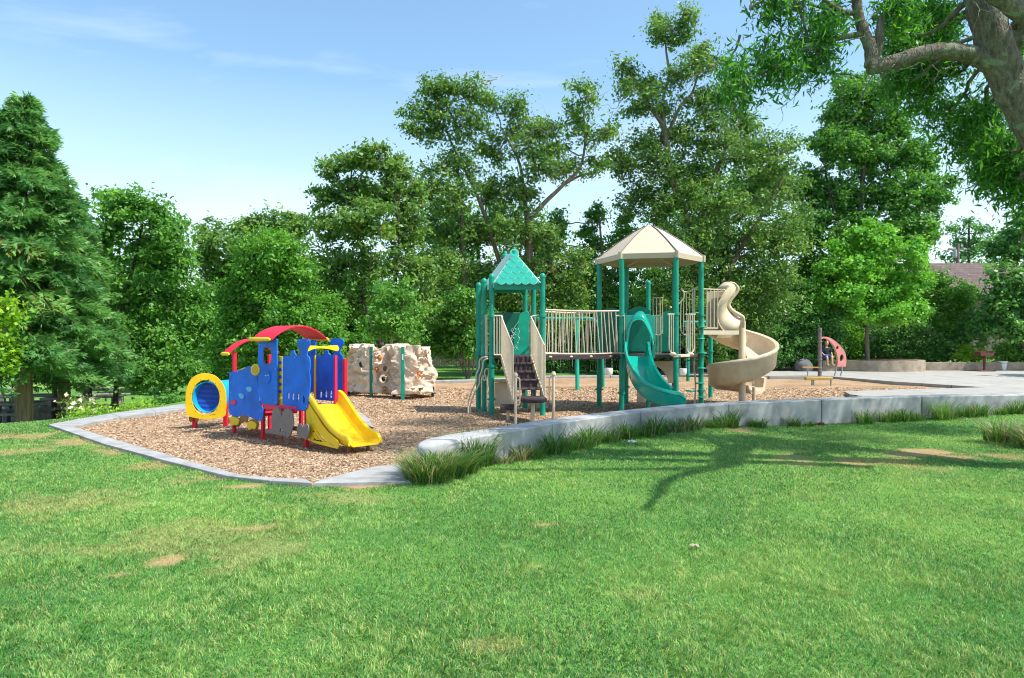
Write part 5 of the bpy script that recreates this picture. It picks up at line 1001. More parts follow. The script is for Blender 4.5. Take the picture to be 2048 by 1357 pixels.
def tree(name, label, cat, Y, base, trunks, blobs, leaf='mid', bark='grey', L=.16, Wd=.075, dens=1., clump=.42, nl=46, droop=0., group=None, twigs=1, gap=.42, dead=0, crown='crown', flowers=None, depth=.9, z0=None, tnt=0, stemw=None, seed=None, fill=1.0):
    global TR
    L *= .95; Wd *= 1.15; dens *= 3.3; gap -= .17
    TR = np.random.default_rng(seed or (sum(map(ord, label)) * 7 + int(Y * 10)))
    bw = W(*base, Y); 
    if z0 is not None: bw.z = z0
    root = thing(name, label, cat, bw, group)
    B3 = []
    for b in blobs:
        px, py, rx, ry = b[:4]; rx *= fill; ry *= fill; sc_ = Y / F; r_x, r_z = rx * sc_, ry * sc_; r_y = (r_x * .7 + r_z * .3) * depth; dy = b[4] if len(b) > 4 else TR.uniform(-.5, .5) * (2.2 if len(blobs) > 5 else .6) * r_y
        B3.append((np.array(W(px, py, Y)) + np.array([0, dy, 0]), np.array([r_x, r_y, r_z])))
    # stems
    tb = MB(); nodes = []
    for tk in trunks:
        pts = [W(q[0], q[1], Y + (q[3] if len(q) > 3 else 0)) for q in tk]; rad = [q[2] * Y / F / 2 * .8 for q in tk]
        if z0 is not None and abs(tk[0][0] - base[0]) < 60 and abs(tk[0][1] - base[1]) < 30: pts[0].z = z0 - .15
        P = cr(pts, 4); R = [float(np.interp(i / 4, range(len(rad)), rad)) for i in range(len(P))]
        if tk is trunks[0]: R[0] *= 1.35
        tb.tube(P, R, 10, cap=True); nodes += [(p, r) for p, r in zip(P, R)]
    C_all, out_all, tn_all = [], [], []
    for c, rr in B3:
        low = [(p, r) for p, r in nodes if p.z < c[2] + rr[2] * .3] or nodes
        p, r = min(low, key=lambda q: (q[0] - Vector(c)).length + .5 * max(0, q[0].z - c[2])); limb(tb, p, c, min(r * .6, .13), .03)
        area = rr[0] * rr[2] + rr[0] * rr[1] + rr[1] * rr[2]; nc = int(max(6, 5.2 * area * dens / (clump / .42) ** 2))
        d = unit(TR.normal(0, 1, (nc, 3))); q = TR.random(nc) ** .45; cc = c + d * q[:, None] * rr * (1 + .16 * TR.normal(0, 1, (nc, 1)))
        keep = vnoise(cc * 1.05 + 31) + .25 * TR.random(nc) > gap; cc, d = cc[keep], d[keep]
        for j in range(min(len(cc), int(8 * twigs))): limb(tb, c, cc[j * max(1, len(cc) // max(1, int(8 * twigs)))], .028, .008, .03, 4, .05, 4)
        k = np.maximum(8, TR.normal(nl, nl * .3, len(cc))).astype(int); idx = np.repeat(np.arange(len(cc)), k)
        cr_ = clump * (.6 + .7 * TR.random(len(cc))); e = TR.normal(0, 1, (len(idx), 3)) * .5; C = cc[idx] + e * cr_[idx][:, None] * np.array([1, 1, .62])
        C_all.append(C); out_all.append(unit(d[idx] * .5 + unit(e))); t_ = TR.normal(.42, .17, len(cc)) + tnt; tn_all.append(t_[idx] + TR.normal(0, .13, len(idx)))
    tb.build("trunk", BK_[bark], root, sharp=60)
    C = np.concatenate(C_all); out = np.concatenate(out_all); tn = np.clip(np.concatenate(tn_all), 0, .97); odd = TR.random(len(tn)) < .008; tn[odd] = 1
    V = leaves(C, None, L, Wd, (0, 0, .55), out, droop); fast(crown, V.reshape(-1, 3), 4, LM[leaf], root, {"tint": np.repeat(tn, 4)})
    if dead:
        for _ in range(dead):
            db = MB(); c, rr = B3[TR.integers(len(B3))]; p = Vector(c + unit(TR.normal(0, 1, 3)) * rr * .7); 
            q = p + Vector(TR.normal(0, 1, 3)) * float(rr.mean()) * .8; pts = limb(db, p, q, .035, .012, .0, 5, .12, 4)
            for w_ in range(5): s = pts[TR.integers(1, len(pts))]; limb(db, s, s + Vector(TR.normal(0, .5, 3)), .014, .005, 0, 4, .12, 4)
            db.build("dead_branch", BK_['dead'], root)
    if flowers:
        fc, m_ = flowers; i = TR.integers(0, len(C), fc); Vf = leaves(C[i] + out[i] * .08, None, .13, .12, (0, 0, .8)); fast("blossoms", Vf.reshape(-1, 3), 4, m_, root)
    return root
def conifer(label, px, pyb, pyt, Y, z0, prof, seed, wood=32, low=None, group="redwoods at the left edge", n_br=9, dz=.21):
    r = np.random.default_rng(seed); global TR; TR = r
    b = W(px, pyb, Y); b.z = z0; top = W(px, pyt, Y).z; root = thing("redwood_tree", label, "tree", b, group); H = top - z0; wr = wood * Y / F / 2; tb = MB()
    tb.tube([(b.x, Y, z0 - .2), (b.x, Y, z0 + .4), (b.x, Y, z0 + H * .3), (b.x, Y, z0 + H * .7), (b.x, Y, top - .1)], [wr * 1.25, wr * 1.02, wr * .8, wr * .35, .02], 16)
    C, A, T = [], [], []; z = low; pz, pr = zip(*prof)
    while z < top - .05:
        R = float(np.interp((z - z0) / H, pz, pr)); nb = n_br if R > .7 else 6
        for k in range(nb):
            a = r.random() * 6.283; ln = R * (.62 + .5 * r.random()); t = np.linspace(.12, 1, 9); dr = np.array([math.cos(a), math.sin(a)]); rise = r.uniform(-.05, .18); zz = z + ln * (rise * t - .30 * t ** 2.0) + r.normal(0, .02, 9)
            P = np.stack([b.x + dr[0] * ln * t, Y + dr[1] * ln * t, zz], -1)
            if k % 2 == 0: tb.tube([(b.x, Y, z)] + [tuple(p) for p in P[::2]], [.035, .03, .022, .015, .008, .005][:len(P[::2]) + 1], 4, cap=False)
            tint = r.normal(.42, .17); m = int(26 + 40 * ln); i = r.random(m) ** .75; Q = np.stack([np.interp(i, np.linspace(0, 1, 9), P[:, j]) for j in range(3)], -1)
            sd = np.array([-dr[1], dr[0], 0]); s_ = r.choice([-1, 1], m); w = (.12 + .30 * ln * (1 - i * .75)) * r.random(m)
            Q = Q + sd * (s_ * w)[:, None] + r.normal(0, .05, (m, 3)); ax = unit(sd * s_[:, None] * .8 + np.array([dr[0], dr[1], -.35]) + r.normal(0, .3, (m, 3)))
            C.append(Q); A.append(ax); T.append(tint + r.normal(0, .12, m))
        z += dz * (.8 + .4 * r.random())
    C = np.concatenate(C); A = np.concatenate(A); T = np.concatenate(T); n = len(C); nr = unit(np.cross(A, r.normal(0, 1, (n, 3))) + np.array([0, 0, .6])); V = []
    for s in (0, 1, 2, 3):     # each spray: four narrow needle fronds
        ang = [-.55, -.1, .35, .7][s]; bx = unit(np.cross(nr, A)); ax = unit(A * math.cos(ang) + bx * math.sin(ang)); b2 = np.cross(nr, ax); l = (.17 + .12 * r.random(n))[:, None]; w = .024
        a0 = C + A * .03 * s; V.append(np.stack([a0, a0 + ax * l * .5 + b2 * w - nr * .01, a0 + ax * l - nr * .03, a0 + ax * l * .5 - b2 * w - nr * .01], 1))
    V = np.concatenate(V); T = np.clip(np.tile(T, 4), 0, .97); T[r.random(len(T)) < .012] = 1
    tb.build("trunk", BK_['red'], root, sharp=60); fast("crown", V.reshape(-1, 3), 4, LM['conifer'], root, {"tint": np.repeat(T, 4)}); return root
conifer("tall redwood with thick furrowed trunk at the left edge", 48, 862, 186, 22, -1.15, [(0, 2.3), (.15, 2.75), (.45, 2.4), (.62, 1.9), (.78, 1.25), (.9, .8), (.97, .3), (1, .05)], 5, low=.95)
conifer("shorter redwood filling in behind the tallest redwood's right side", 128, 850, 372, 25.5, -1.15, [(0, 2.2), (.3, 2.3), (.6, 1.7), (.85, .9), (1, .05)], 6, wood=24, low=1.1)
conifer("redwood cut by the left picture edge behind the tallest redwood", -70, 850, 300, 27, -1.15, [(0, 2.8), (.4, 2.5), (.7, 1.6), (1, .05)], 8, wood=26, low=1.1)
BGT = "trees around the playground"
tree("broadleaf_tree", "dense rounded green tree right of the redwoods", "tree", 28, (232, 826), [[(232, 826, 16), (232, 780, 12), (240, 640, 10), (270, 520, 7), (285, 450, 4)]],
  [(205, 395, 22, 26), (235, 405, 30, 30), (275, 420, 42, 36), (325, 435, 38, 36), (352, 470, 28, 42), (225, 470, 48, 46), (300, 500, 60, 50), (365, 530, 28, 40), (215, 560, 50, 50), (290, 600, 62, 52), (370, 600, 36, 46), (230, 660, 58, 50), (330, 680, 66, 50), (400, 655, 38, 56), (290, 745, 70, 36), (200, 735, 46, 36), (385, 735, 48, 38), (165, 620, 40, 60), (165, 520, 30, 50)], 'mid', 'dark', tnt=.1, L=.17, Wd=.085, dens=1.2, nl=48, group=BGT, z0=-1.15)
tree("broadleaf_tree", "slender tree with bare grey trunk beside the picnic tables", "tree", 26, (110, 836), [[(110, 836, 15), (109, 790, 11), (112, 720, 9), (118, 640, 6)]], [(110, 745, 40, 20), (90, 700, 50, 30), (135, 700, 40, 30), (118, 640, 50, 40)], 'mid', 'grey', group=BGT, z0=-1.15)
tree("broadleaf_tree", "dark trunked tree standing behind the pale flowering shrub", "tree", 30, (180, 822), [[(180, 822, 10), (180, 770, 9), (176, 700, 7), (180, 620, 5)]], [(170, 730, 46, 24), (190, 690, 40, 30), (180, 640, 40, 40)], 'dark', 'dark', group=BGT, z0=-1.15)
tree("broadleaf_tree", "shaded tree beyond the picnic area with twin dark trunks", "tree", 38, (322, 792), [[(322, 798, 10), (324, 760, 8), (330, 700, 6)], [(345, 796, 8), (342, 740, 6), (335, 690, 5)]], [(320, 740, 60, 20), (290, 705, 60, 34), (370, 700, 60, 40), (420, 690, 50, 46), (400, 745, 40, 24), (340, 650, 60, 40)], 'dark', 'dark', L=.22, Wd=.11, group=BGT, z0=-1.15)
tree("small_tree", "yellow green leafy tree at the left picture edge", "tree", 19.5, (-8, 800), [[(-8, 830, 12), (-6, 760, 10), (0, 690, 6)]], [(8, 612, 26, 26), (-10, 650, 34, 36), (14, 660, 22, 30), (-6, 705, 32, 30), (8, 735, 20, 20)], 'yell', 'grey', L=.13, Wd=.07, dens=1.5, group=None, z0=-1.1)
tree("broadleaf_tree", "distant dark tree between the rounded tree and the clipped tree", "tree", 46, (470, 770), [[(470, 775, 14), (468, 660, 11), (470, 560, 8), (490, 480, 5)]],
  [(440, 478, 44, 32), (492, 452, 40, 26), (560, 448, 56, 26), (608, 462, 26, 26), (402, 520, 22, 28), (440, 540, 50, 50), (520, 500, 60, 40), (600, 520, 44, 50), (430, 620, 60, 60), (560, 580, 60, 60), (640, 600, 40, 60), (460, 690, 60, 50), (620, 680, 60, 50)], 'olive', 'dark', L=.26, Wd=.13, clump=.6, group=BGT, z0=-.6)
tree("clipped_tree", "dense bright green tree with pointed dome crown behind the toy train", "tree", 24.5, (545, 800), [[(545, 800, 16), (545, 740, 13), (545, 620, 9), (545, 500, 5)]],
  [(540, 480, 26, 24), (512, 510, 36, 34), (572, 512, 40, 34), (478, 550, 34, 40), (540, 560, 60, 48), (612, 560, 34, 42), (455, 605, 32, 46), (520, 630, 64, 52), (600, 630, 58, 56), (652, 620, 24, 40), (462, 670, 42, 52), (545, 700, 70, 50), (630, 690, 48, 52), (672, 672, 20, 34), (440, 715, 26, 30), (668, 720, 26, 30)], 'bright', 'grey', L=.12, Wd=.065, dens=1.6, clump=.34, nl=52, gap=.22, group=None, z0=0)
tree("broadleaf_tree", "wind leaned tree with forked dark trunks rising behind the climbing rock", "tree", 29.5, (768, 744),
  [[(768, 744, 24), (768, 705, 22), (748, 665, 12), (730, 620, 11), (722, 565, 10), (728, 520, 8), (712, 460, 6), (700, 380, 4)], [(772, 720, 18), (784, 660, 10), (788, 600, 9), (792, 540, 8), (800, 470, 6), (790, 400, 4)], [(730, 600, 9), (712, 555, 6), (690, 510, 5)]],
  [(700, 318, 40, 22), (750, 318, 40, 24), (786, 340, 28, 28), (668, 342, 26, 22), (640, 388, 26, 26), (700, 385, 56, 40), (772, 390, 48, 46), (820, 372, 22, 34), (652, 455, 36, 40), (735, 455, 56, 46), (806, 450, 40, 50), (665, 530, 46, 40), (748, 530, 40, 34), (820, 530, 44, 46), (640, 590, 30, 40), (690, 600, 40, 38), (828, 600, 36, 40)], 'olive', 'dark', L=.2, Wd=.085, dens=1.0, gap=.36, fill=1.1, dead=5, tnt=.06, group=BGT, z0=.1)
tree("small_tree", "bright bushy young tree just behind the climbing rock", "tree", 27, (800, 745), [[(800, 745, 8), (798, 700, 7), (792, 640, 5)], [(800, 740, 6), (815, 700, 5), (822, 650, 4)]], [(770, 600, 34, 32), (805, 595, 34, 34), (790, 640, 46, 34), (828, 632, 20, 30), (765, 665, 26, 24), (820, 672, 26, 24)], 'mid', 'grey', L=.13, Wd=.065, dens=1.4, tnt=.1, group=None, z0=.1)
tree("eucalyptus_tree", "large airy tree with a sprawling open crown behind the square tower", "tree", 34, (1062, 748),
  [[(1062, 748, 26), (1056, 640, 24), (1058, 520, 20), (1056, 440, 16), (1048, 400, 11), (1040, 330, 7), (1010, 270, 4)], [(1058, 440, 14), (1090, 405, 11), (1125, 372, 9), (1160, 335, 7), (1170, 280, 5), (1165, 210, 3)], [(1125, 372, 7), (1160, 352, 6), (1200, 345, 4)], [(1010, 560, 12), (985, 480, 11), (958, 400, 9), (930, 340, 7), (900, 280, 5), (880, 220, 3)], [(940, 700, 16), (930, 600, 14), (925, 480, 11), (920, 370, 8), (905, 300, 5)]],
  [(865, 185, 34, 24), (905, 190, 34, 26), (950, 190, 30, 24), (985, 205, 22, 22), (845, 225, 36, 22), (880, 255, 44, 30), (940, 250, 36, 36), (835, 270, 28, 16), (985, 290, 34, 36), (1035, 205, 24, 24), (1040, 250, 34, 36), (1060, 300, 34, 34), (905, 330, 44, 30), (1085, 260, 26, 24), (1150, 180, 16, 20), (1172, 200, 18, 26), (1158, 235, 26, 32), (1175, 270, 18, 26), (1215, 275, 18, 16), (1222, 262, 12, 12), (1110, 300, 26, 34), (1140, 330, 26, 22), (1195, 330, 24, 12), (1180, 350, 20, 12),
   (862, 370, 34, 40), (910, 400, 50, 42), (985, 380, 44, 44), (1045, 380, 40, 36), (1085, 345, 34, 26), (870, 450, 46, 46), (945, 470, 58, 50), (1020, 460, 50, 46), (1080, 470, 36, 40), (880, 540, 50, 50), (970, 560, 66, 60), (1060, 550, 50, 50), (1110, 530, 40, 50), (1140, 580, 40, 50), (880, 630, 46, 50), (950, 640, 60, 50), (1030, 600, 50, 46), (1115, 640, 50, 40), (1160, 520, 30, 40)],
  'olive', 'pale', L=.2, Wd=.075, dens=1.0, clump=.5, gap=.33, fill=1.13, dead=8, group=BGT, z0=.2, tnt=-.04)
tree("slender_tree", "narrow green tree between the two big trees behind the bridge", "tree", 38, (1215, 748), [[(1215, 748, 12), (1212, 640, 9), (1205, 520, 7), (1198, 430, 4)], [(1212, 600, 7), (1235, 520, 5), (1242, 450, 3)]], [(1195, 430, 20, 24), (1242, 440, 18, 24), (1190, 480, 30, 34), (1245, 490, 34, 36), (1180, 550, 36, 44), (1235, 560, 44, 44), (1190, 630, 44, 44), (1250, 640, 44, 44), (1120, 440, 18, 26), (1100, 480, 28, 34)], 'mid', 'grey', L=.2, Wd=.09, dens=1.1, group=BGT, z0=.3)
tree("eucalyptus_tree", "tallest tree with sparse windblown top behind the hexagonal tower", "tree", 36, (1390, 748),
  [[(1390, 748, 30), (1388, 600, 26), (1384, 480, 22), (1340, 340, 18), (1330, 262, 14), (1308, 225, 10), (1285, 190, 8), (1262, 150, 5)], [(1330, 262, 10), (1326, 200, 8), (1338, 150, 7), (1332, 100, 5), (1330, 50, 3)], [(1335, 270, 9), (1360, 215, 8), (1385, 185, 6), (1400, 130, 4)], [(1384, 480, 16), (1420, 380, 13), (1450, 300, 9), (1480, 240, 6)], [(1430, 600, 14), (1480, 500, 12), (1530, 420, 9), (1570, 350, 5)]],
  [(1322, 30, 14, 16), (1312, 60, 16, 20), (1365, 42, 26, 18), (1345, 62, 24, 22), (1375, 62, 18, 16), (1350, 84, 30, 14), (1318, 80, 18, 12), (1246, 130, 22, 18), (1262, 150, 20, 20), (1250, 172, 20, 22), (1256, 218, 28, 16), (1285, 210, 20, 24), (1300, 160, 24, 14), (1300, 190, 26, 24), (1350, 160, 30, 24), (1385, 150, 30, 26), (1395, 110, 26, 16), (1420, 130, 22, 16), (1330, 215, 28, 20), (1400, 200, 34, 30), (1440, 185, 34, 26), (1475, 215, 34, 34), (1510, 250, 30, 30),
   (1300, 275, 44, 30), (1360, 270, 44, 36), (1430, 260, 46, 40), (1225, 312, 26, 16), (1250, 330, 34, 26), (1310, 330, 46, 40), (1390, 340, 60, 46), (1470, 320, 50, 46), (1530, 320, 40, 46), (1575, 290, 20, 24), (1270, 390, 34, 34), (1330, 410, 56, 46), (1420, 420, 66, 50), (1510, 400, 56, 50), (1578, 370, 40, 40), (1370, 490, 60, 50), (1460, 500, 66, 54), (1545, 490, 50, 50), (1590, 450, 30, 50), (1440, 590, 60, 60), (1530, 580, 60, 60), (1350, 580, 60, 50), (1480, 670, 70, 50), (1390, 670, 60, 46)],
  'olive', 'pale', L=.2, Wd=.075, dens=1.0, clump=.52, gap=.31, fill=1.13, dead=12, group=BGT, z0=.2, tnt=-.06)
tree("broadleaf_tree", "tall leafy tree rising behind the light green planter tree", "tree", 43, (1705, 740),
  [[(1705, 742, 26), (1708, 660, 24), (1712, 540, 18), (1720, 420, 13), (1730, 300, 9), (1730, 200, 5)], [(1712, 500, 10), (1760, 420, 8), (1800, 340, 5)], [(1712, 520, 10), (1670, 430, 8), (1650, 340, 5)]],
  [(1705, 165, 26, 24), (1735, 165, 24, 24), (1690, 195, 34, 26), (1755, 200, 44, 40), (1665, 230, 36, 24), (1720, 245, 56, 40), (1800, 240, 40, 34), (1630, 290, 24, 26), (1670, 300, 46, 40), (1745, 310, 60, 46), (1820, 310, 46, 46), (1865, 320, 22, 26), (1640, 370, 44, 46), (1710, 390, 60, 50), (1795, 390, 60, 50), (1862, 390, 36, 36), (1895, 365, 16, 16), (1640, 450, 44, 46), (1720, 470, 60, 46), (1800, 465, 56, 46), (1862, 455, 34, 34), (1650, 540, 46, 56), (1600, 470, 26, 40), (1640, 620, 40, 46), (1700, 560, 60, 50), (1780, 560, 50, 50)],
  'mid', 'dark', L=.19, Wd=.11, dens=1.15, gap=.40, group=BGT, z0=.3, tnt=-.05)
tree("planter_tree", "light green young tree with layered branches growing in the round planter", "tree", 38.3, (1735, 722),
  [[(1735, 724, 13), (1734, 680, 10), (1736, 620, 9), (1745, 540, 6), (1740, 480, 3)]],
  [(1722, 478, 20, 18), (1765, 475, 18, 20), (1745, 505, 36, 26), (1690, 500, 20, 20), (1790, 500, 24, 26), (1652, 535, 30, 22), (1705, 545, 44, 28), (1770, 545, 44, 32), (1820, 520, 22, 30), (1630, 570, 20, 14), (1675, 590, 44, 24), (1740, 590, 50, 28), (1810, 580, 40, 32), (1640, 615, 40, 14), (1700, 630, 46, 18), (1770, 628, 50, 22), (1835, 620, 30, 24), (1612, 600, 20, 9), (1600, 628, 18, 8), (1780, 462, 12, 20), (1702, 470, 12, 18), (1664, 500, 14, 20), (1832, 498, 14, 24), (1735, 455, 10, 14), (1850, 560, 18, 20)], 'lime', 'pale', L=.17, Wd=.1, dens=1.25, clump=.4, gap=.34, depth=1.1, group=None, z0=.5)
tree("conifer_tree", "distant dark pine beside the utility pole", "tree", 75, (1940, 640), [[(1940, 640, 9), (1938, 520, 7), (1938, 440, 3)]], [(1938, 442, 18, 12), (1912, 462, 22, 12), (1960, 462, 22, 12), (1935, 485, 34, 14), (1965, 500, 26, 16), (1920, 510, 30, 14), (1940, 540, 40, 24)], 'dark', 'dark', L=.4, Wd=.16, clump=.9, nl=30, group=BGT, z0=.5)
tree("broadleaf_tree", "dark spreading tree over the chain link fence at the right edge", "tree", 39, (2052, 750), [[(2062, 745, 26), (2050, 680, 22), (2035, 600, 18), (2030, 520, 10)]], [(2035, 440, 26, 20), (2060, 470, 40, 30), (2010, 500, 40, 30), (2060, 540, 44, 40), (1990, 560, 40, 34), (2030, 600, 44, 40), (1975, 620, 36, 36), (2010, 660, 44, 30), (1955, 660, 26, 30), (2080, 620, 40, 60)], 'shrub', 'pale', L=.2, Wd=.11, dens=1.2, dead=5, group=BGT, z0=.3)
# shrubs: (label, px, base py, Y, blobs, leaf, z0)
tree("broadleaf_tree", "dark leafy tree filling in behind the sprawling eucalyptus", "tree", 45, (960, 748), [[(960, 748, 20), (960, 600, 15), (955, 480, 8)]], [(900, 460, 70, 50), (990, 450, 70, 50), (1070, 480, 50, 60), (860, 550, 60, 60), (950, 560, 80, 60), (1050, 590, 70, 60), (890, 650, 70, 60), (990, 670, 80, 50), (1100, 680, 60, 50)], 'mid', 'dark', L=.24, Wd=.12, dens=.6, clump=.6, group=BGT, z0=.4)
tree("broadleaf_tree", "dark leafy tree filling in behind the tallest tree", "tree", 47, (1450, 748), [[(1450, 748, 22), (1450, 560, 16), (1455, 420, 8)]], [(1400, 380, 80, 60), (1500, 380, 80, 60), (1330, 450, 60, 60), (1430, 470, 80, 60), (1540, 470, 60, 60), (1320, 560, 60, 60), (1420, 580, 80, 60), (1520, 580, 80, 60), (1350, 670, 80, 50), (1480, 680, 80, 50), (1590, 600, 50, 70)], 'mid', 'dark', L=.24, Wd=.12, dens=.6, clump=.6, group=BGT, z0=.4)
FL = dict(w=mat("cream_blossom", (.75, .62, .45), .7), p=mat("pink_blossom", (.75, .2, .32), .7), r=mat("orange_blossom", (.6, .10, .03), .7))
def shrub(label, px, py, Y, blobs, leaf='shrub', z0=.15, L=.14, Wd=.075, fl=None, dens=1.3, name="shrub", cat="shrub", bark='grey', trunk=None, gap=.28, group="shrubs behind the playground", **kw):
    hp = py - min(b[1] for b in blobs); hp = hp * .8; w5 = min(5, 1.5 + hp * .06); tk = trunk or [[(px, py, w5), (px - hp * .08, py - hp * .4, w5 * .8), (px - hp * .16, py - hp * .8, w5 * .5)], [(px, py, w5), (px + hp * .1, py - hp * .4, w5 * .8), (px + hp * .22, py - hp * .8, w5 * .5)]]
    return tree(name, label, cat, Y, (px, py), tk, blobs, leaf, bark, L=L, Wd=Wd, dens=dens, clump=.36, nl=50, gap=gap, group=group, z0=z0, flowers=fl, twigs=.5, depth=.8, **kw)
shrub("multi stemmed bright shrub tree left of the square tower", 935, 755, 31, [(880, 640, 40, 40), (925, 620, 46, 40), (960, 650, 34, 40), (900, 685, 40, 30), (950, 690, 26, 30), (870, 690, 24, 26), (925, 660, 40, 40)], 'mid', trunk=[[(935, 756, 5), (925, 710, 4), (905, 650, 3)], [(937, 756, 5), (940, 700, 5), (945, 640, 3)], [(938, 756, 4), (955, 710, 3), (965, 660, 2)], [(934, 756, 4), (915, 715, 3), (890, 670, 2)]])
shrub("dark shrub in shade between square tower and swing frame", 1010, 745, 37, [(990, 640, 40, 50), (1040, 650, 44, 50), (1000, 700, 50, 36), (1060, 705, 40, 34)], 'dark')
shrub("mid green shrub behind the swings and bridge rail", 1130, 745, 37.5, [(1110, 650, 46, 50), (1165, 640, 44, 50), (1110, 705, 44, 34), (1165, 700, 44, 36), (1140, 600, 40, 30)], 'shrub')
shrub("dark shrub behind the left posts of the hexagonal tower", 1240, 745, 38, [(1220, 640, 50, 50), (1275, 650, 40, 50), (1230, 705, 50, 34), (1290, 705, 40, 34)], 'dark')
shrub("leafy shrub behind the right posts of the hexagonal tower", 1370, 745, 37.5, [(1330, 650, 44, 46), (1385, 640, 46, 50), (1340, 705, 46, 34), (1395, 705, 40, 34)], 'shrub')
shrub("oleander shrub dotted with pink flowers left of the spiral slide", 1448, 745, 36.5, [(1430, 680, 34, 34), (1465, 670, 34, 34), (1445, 715, 40, 24), (1480, 712, 24, 24)], 'dark', fl=(70, FL['p']))
shrub("tall broad green shrub right behind the spiral slide", 1560, 745, 38, [(1530, 600, 46, 46), (1580, 620, 46, 50), (1530, 670, 46, 40), (1590, 690, 46, 40), (1540, 715, 46, 26)], 'shrub')
shrub("deep green shrub beside the boulder and dark post", 1630, 740, 38, [(1610, 650, 36, 40), (1650, 660, 36, 44), (1615, 705, 36, 30), (1655, 710, 36, 26)], 'dark')
shrub("low bright shrub growing behind the planter ring", 1690, 735, 41.5, [(1680, 680, 40, 36), (1725, 690, 30, 30), (1700, 710, 40, 20)], 'bright')
shrub("glossy green shrub right of the planter tree trunk", 1800, 738, 41, [(1770, 670, 36, 34), (1820, 660, 44, 44), (1780, 705, 44, 26), (1830, 710, 36, 24)], 'shrub', fl=(26, FL['r']))
shrub("tall lime shrub with cream blossoms below the shingle roof", 1860, 738, 42, [(1830, 590, 36, 32), (1870, 575, 34, 32), (1850, 630, 46, 36), (1905, 610, 30, 34), (1880, 660, 44, 30), (1930, 590, 24, 26)], 'bright', fl=(170, FL['w']))
shrub("rounded shrub with bare lower stems left of the grill", 1910, 742, 40.6, [(1885, 690, 36, 30), (1925, 670, 30, 30), (1860, 710, 30, 22), (1940, 640, 24, 24)], 'shrub')
shrub("small yellow green perennial bush beside the grill", 1942, 728, 39.3, [(1925, 712, 18, 14), (1945, 705, 20, 18), (1962, 712, 14, 14)], 'yell', z0=.15, L=.16, Wd=.05)
shrub("soft pale green bush at the right edge behind the bucket", 2030, 730, 39.3, [(2010, 700, 22, 20), (2040, 698, 26, 22), (2020, 716, 30, 14), (2060, 712, 26, 18)], 'mid', z0=.15, L=.16, Wd=.05, tnt=.25)
shrub("bright low shrub on the bank left of the kerb", 192, 836, 19, [(180, 828, 20, 9), (200, 820, 22, 12), (165, 834, 18, 7), (215, 828, 12, 8)], 'yell', z0=-.35, L=.08, Wd=.03, group="low shrubs on the left bank")
shrub("spreading lime shrub on the bank near the tunnel end", 272, 824, 20.5, [(255, 820, 16, 8), (280, 815, 22, 9), (300, 818, 16, 7)], 'yell', z0=-.4, L=.08, Wd=.03, group="low shrubs on the left bank")
shrub("thin pale flowering shrub beside the trunk on the bank", 160, 832, 20, [(150, 808, 14, 12), (168, 812, 14, 14), (160, 825, 16, 9)], 'olive', z0=-.8, L=.07, Wd=.03, dens=.6, fl=(90, FL['w']), group="low shrubs on the left bank")
shrub("airy leafy shrub at the kerb left of the yellow tunnel panel", 335, 812, 21.5, [(320, 800, 14, 10), (342, 797, 16, 13), (350, 806, 12, 8)], 'mid', z0=-.3, L=.09, Wd=.04, dens=.8, group="low shrubs on the left bank")
shrub("dark hedge behind the toy train roof", 690, 755, 33, [(660, 700, 46, 36), (720, 690, 46, 36), (640, 740, 50, 20), (700, 735, 50, 20), (740, 730, 30, 20)], 'bright', tnt=-.1)
shrub("low hedge on the grass left of the toy train", 420, 775, 34, [(380, 740, 46, 26), (430, 735, 46, 30), (470, 740, 40, 24)], 'dark', z0=-.1)
# far wood closing the view
C = []; Tn = []; r = np.random.default_rng(77)
for i in range(64):
    x = -62 + i * 2.05 + r.normal(0, .6); y = 66 + r.normal(0, 3); h = 5.6 + 3.0 * vnoise(np.array([[x * .12, 3, 1]]))[0] + (2.5 if x < -22 else 0); n = 520; d = unit(r.normal(0, 1, (n, 3))); c = np.array([x, y, h * .5]) + d * (r.random((n, 1)) ** .4) * np.array([2.3, 2, h * .52]); C.append(np.repeat(c, 9, 0) + r.normal(0, .42, (n * 9, 3))); Tn.append(np.repeat(r.normal(.4, .2, n), 9))
C = np.concatenate(C); V = leaves(C, None, .5, .28, (0, 0, .6), None, 0, r); fw = fast("far_wood", V.reshape(-1, 3), 4, LM['mid'], None, {"tint": np.clip(np.repeat(np.concatenate(Tn), 4), 0, .95)}); tag(fw, "far off belt of green trees closing the view", "trees", kind='stuff')
hm_ = mat("distant_hill", (.10, .13, .17), .95, .3, .05); hv = []; K = 60
for i in range(K + 1):
    x = -420 + i * 14; zt = 24 + 12 * vnoise(np.array([[i * .13, 1, 1]]))[0] + (10 * math.exp(-((x + 90) / 60) ** 2)); hv += [Vector((x, 520, -3)), Vector((x, 640, zt)), Vector((x, 760, -3))]
tag(MB().add(hv, [(3 * i + j, 3 * i + 3 + j, 3 * i + 4 + j, 3 * i + 1 + j) for i in range(K) for j in (0, 1)]).build("hill", hm_), kind='structure')

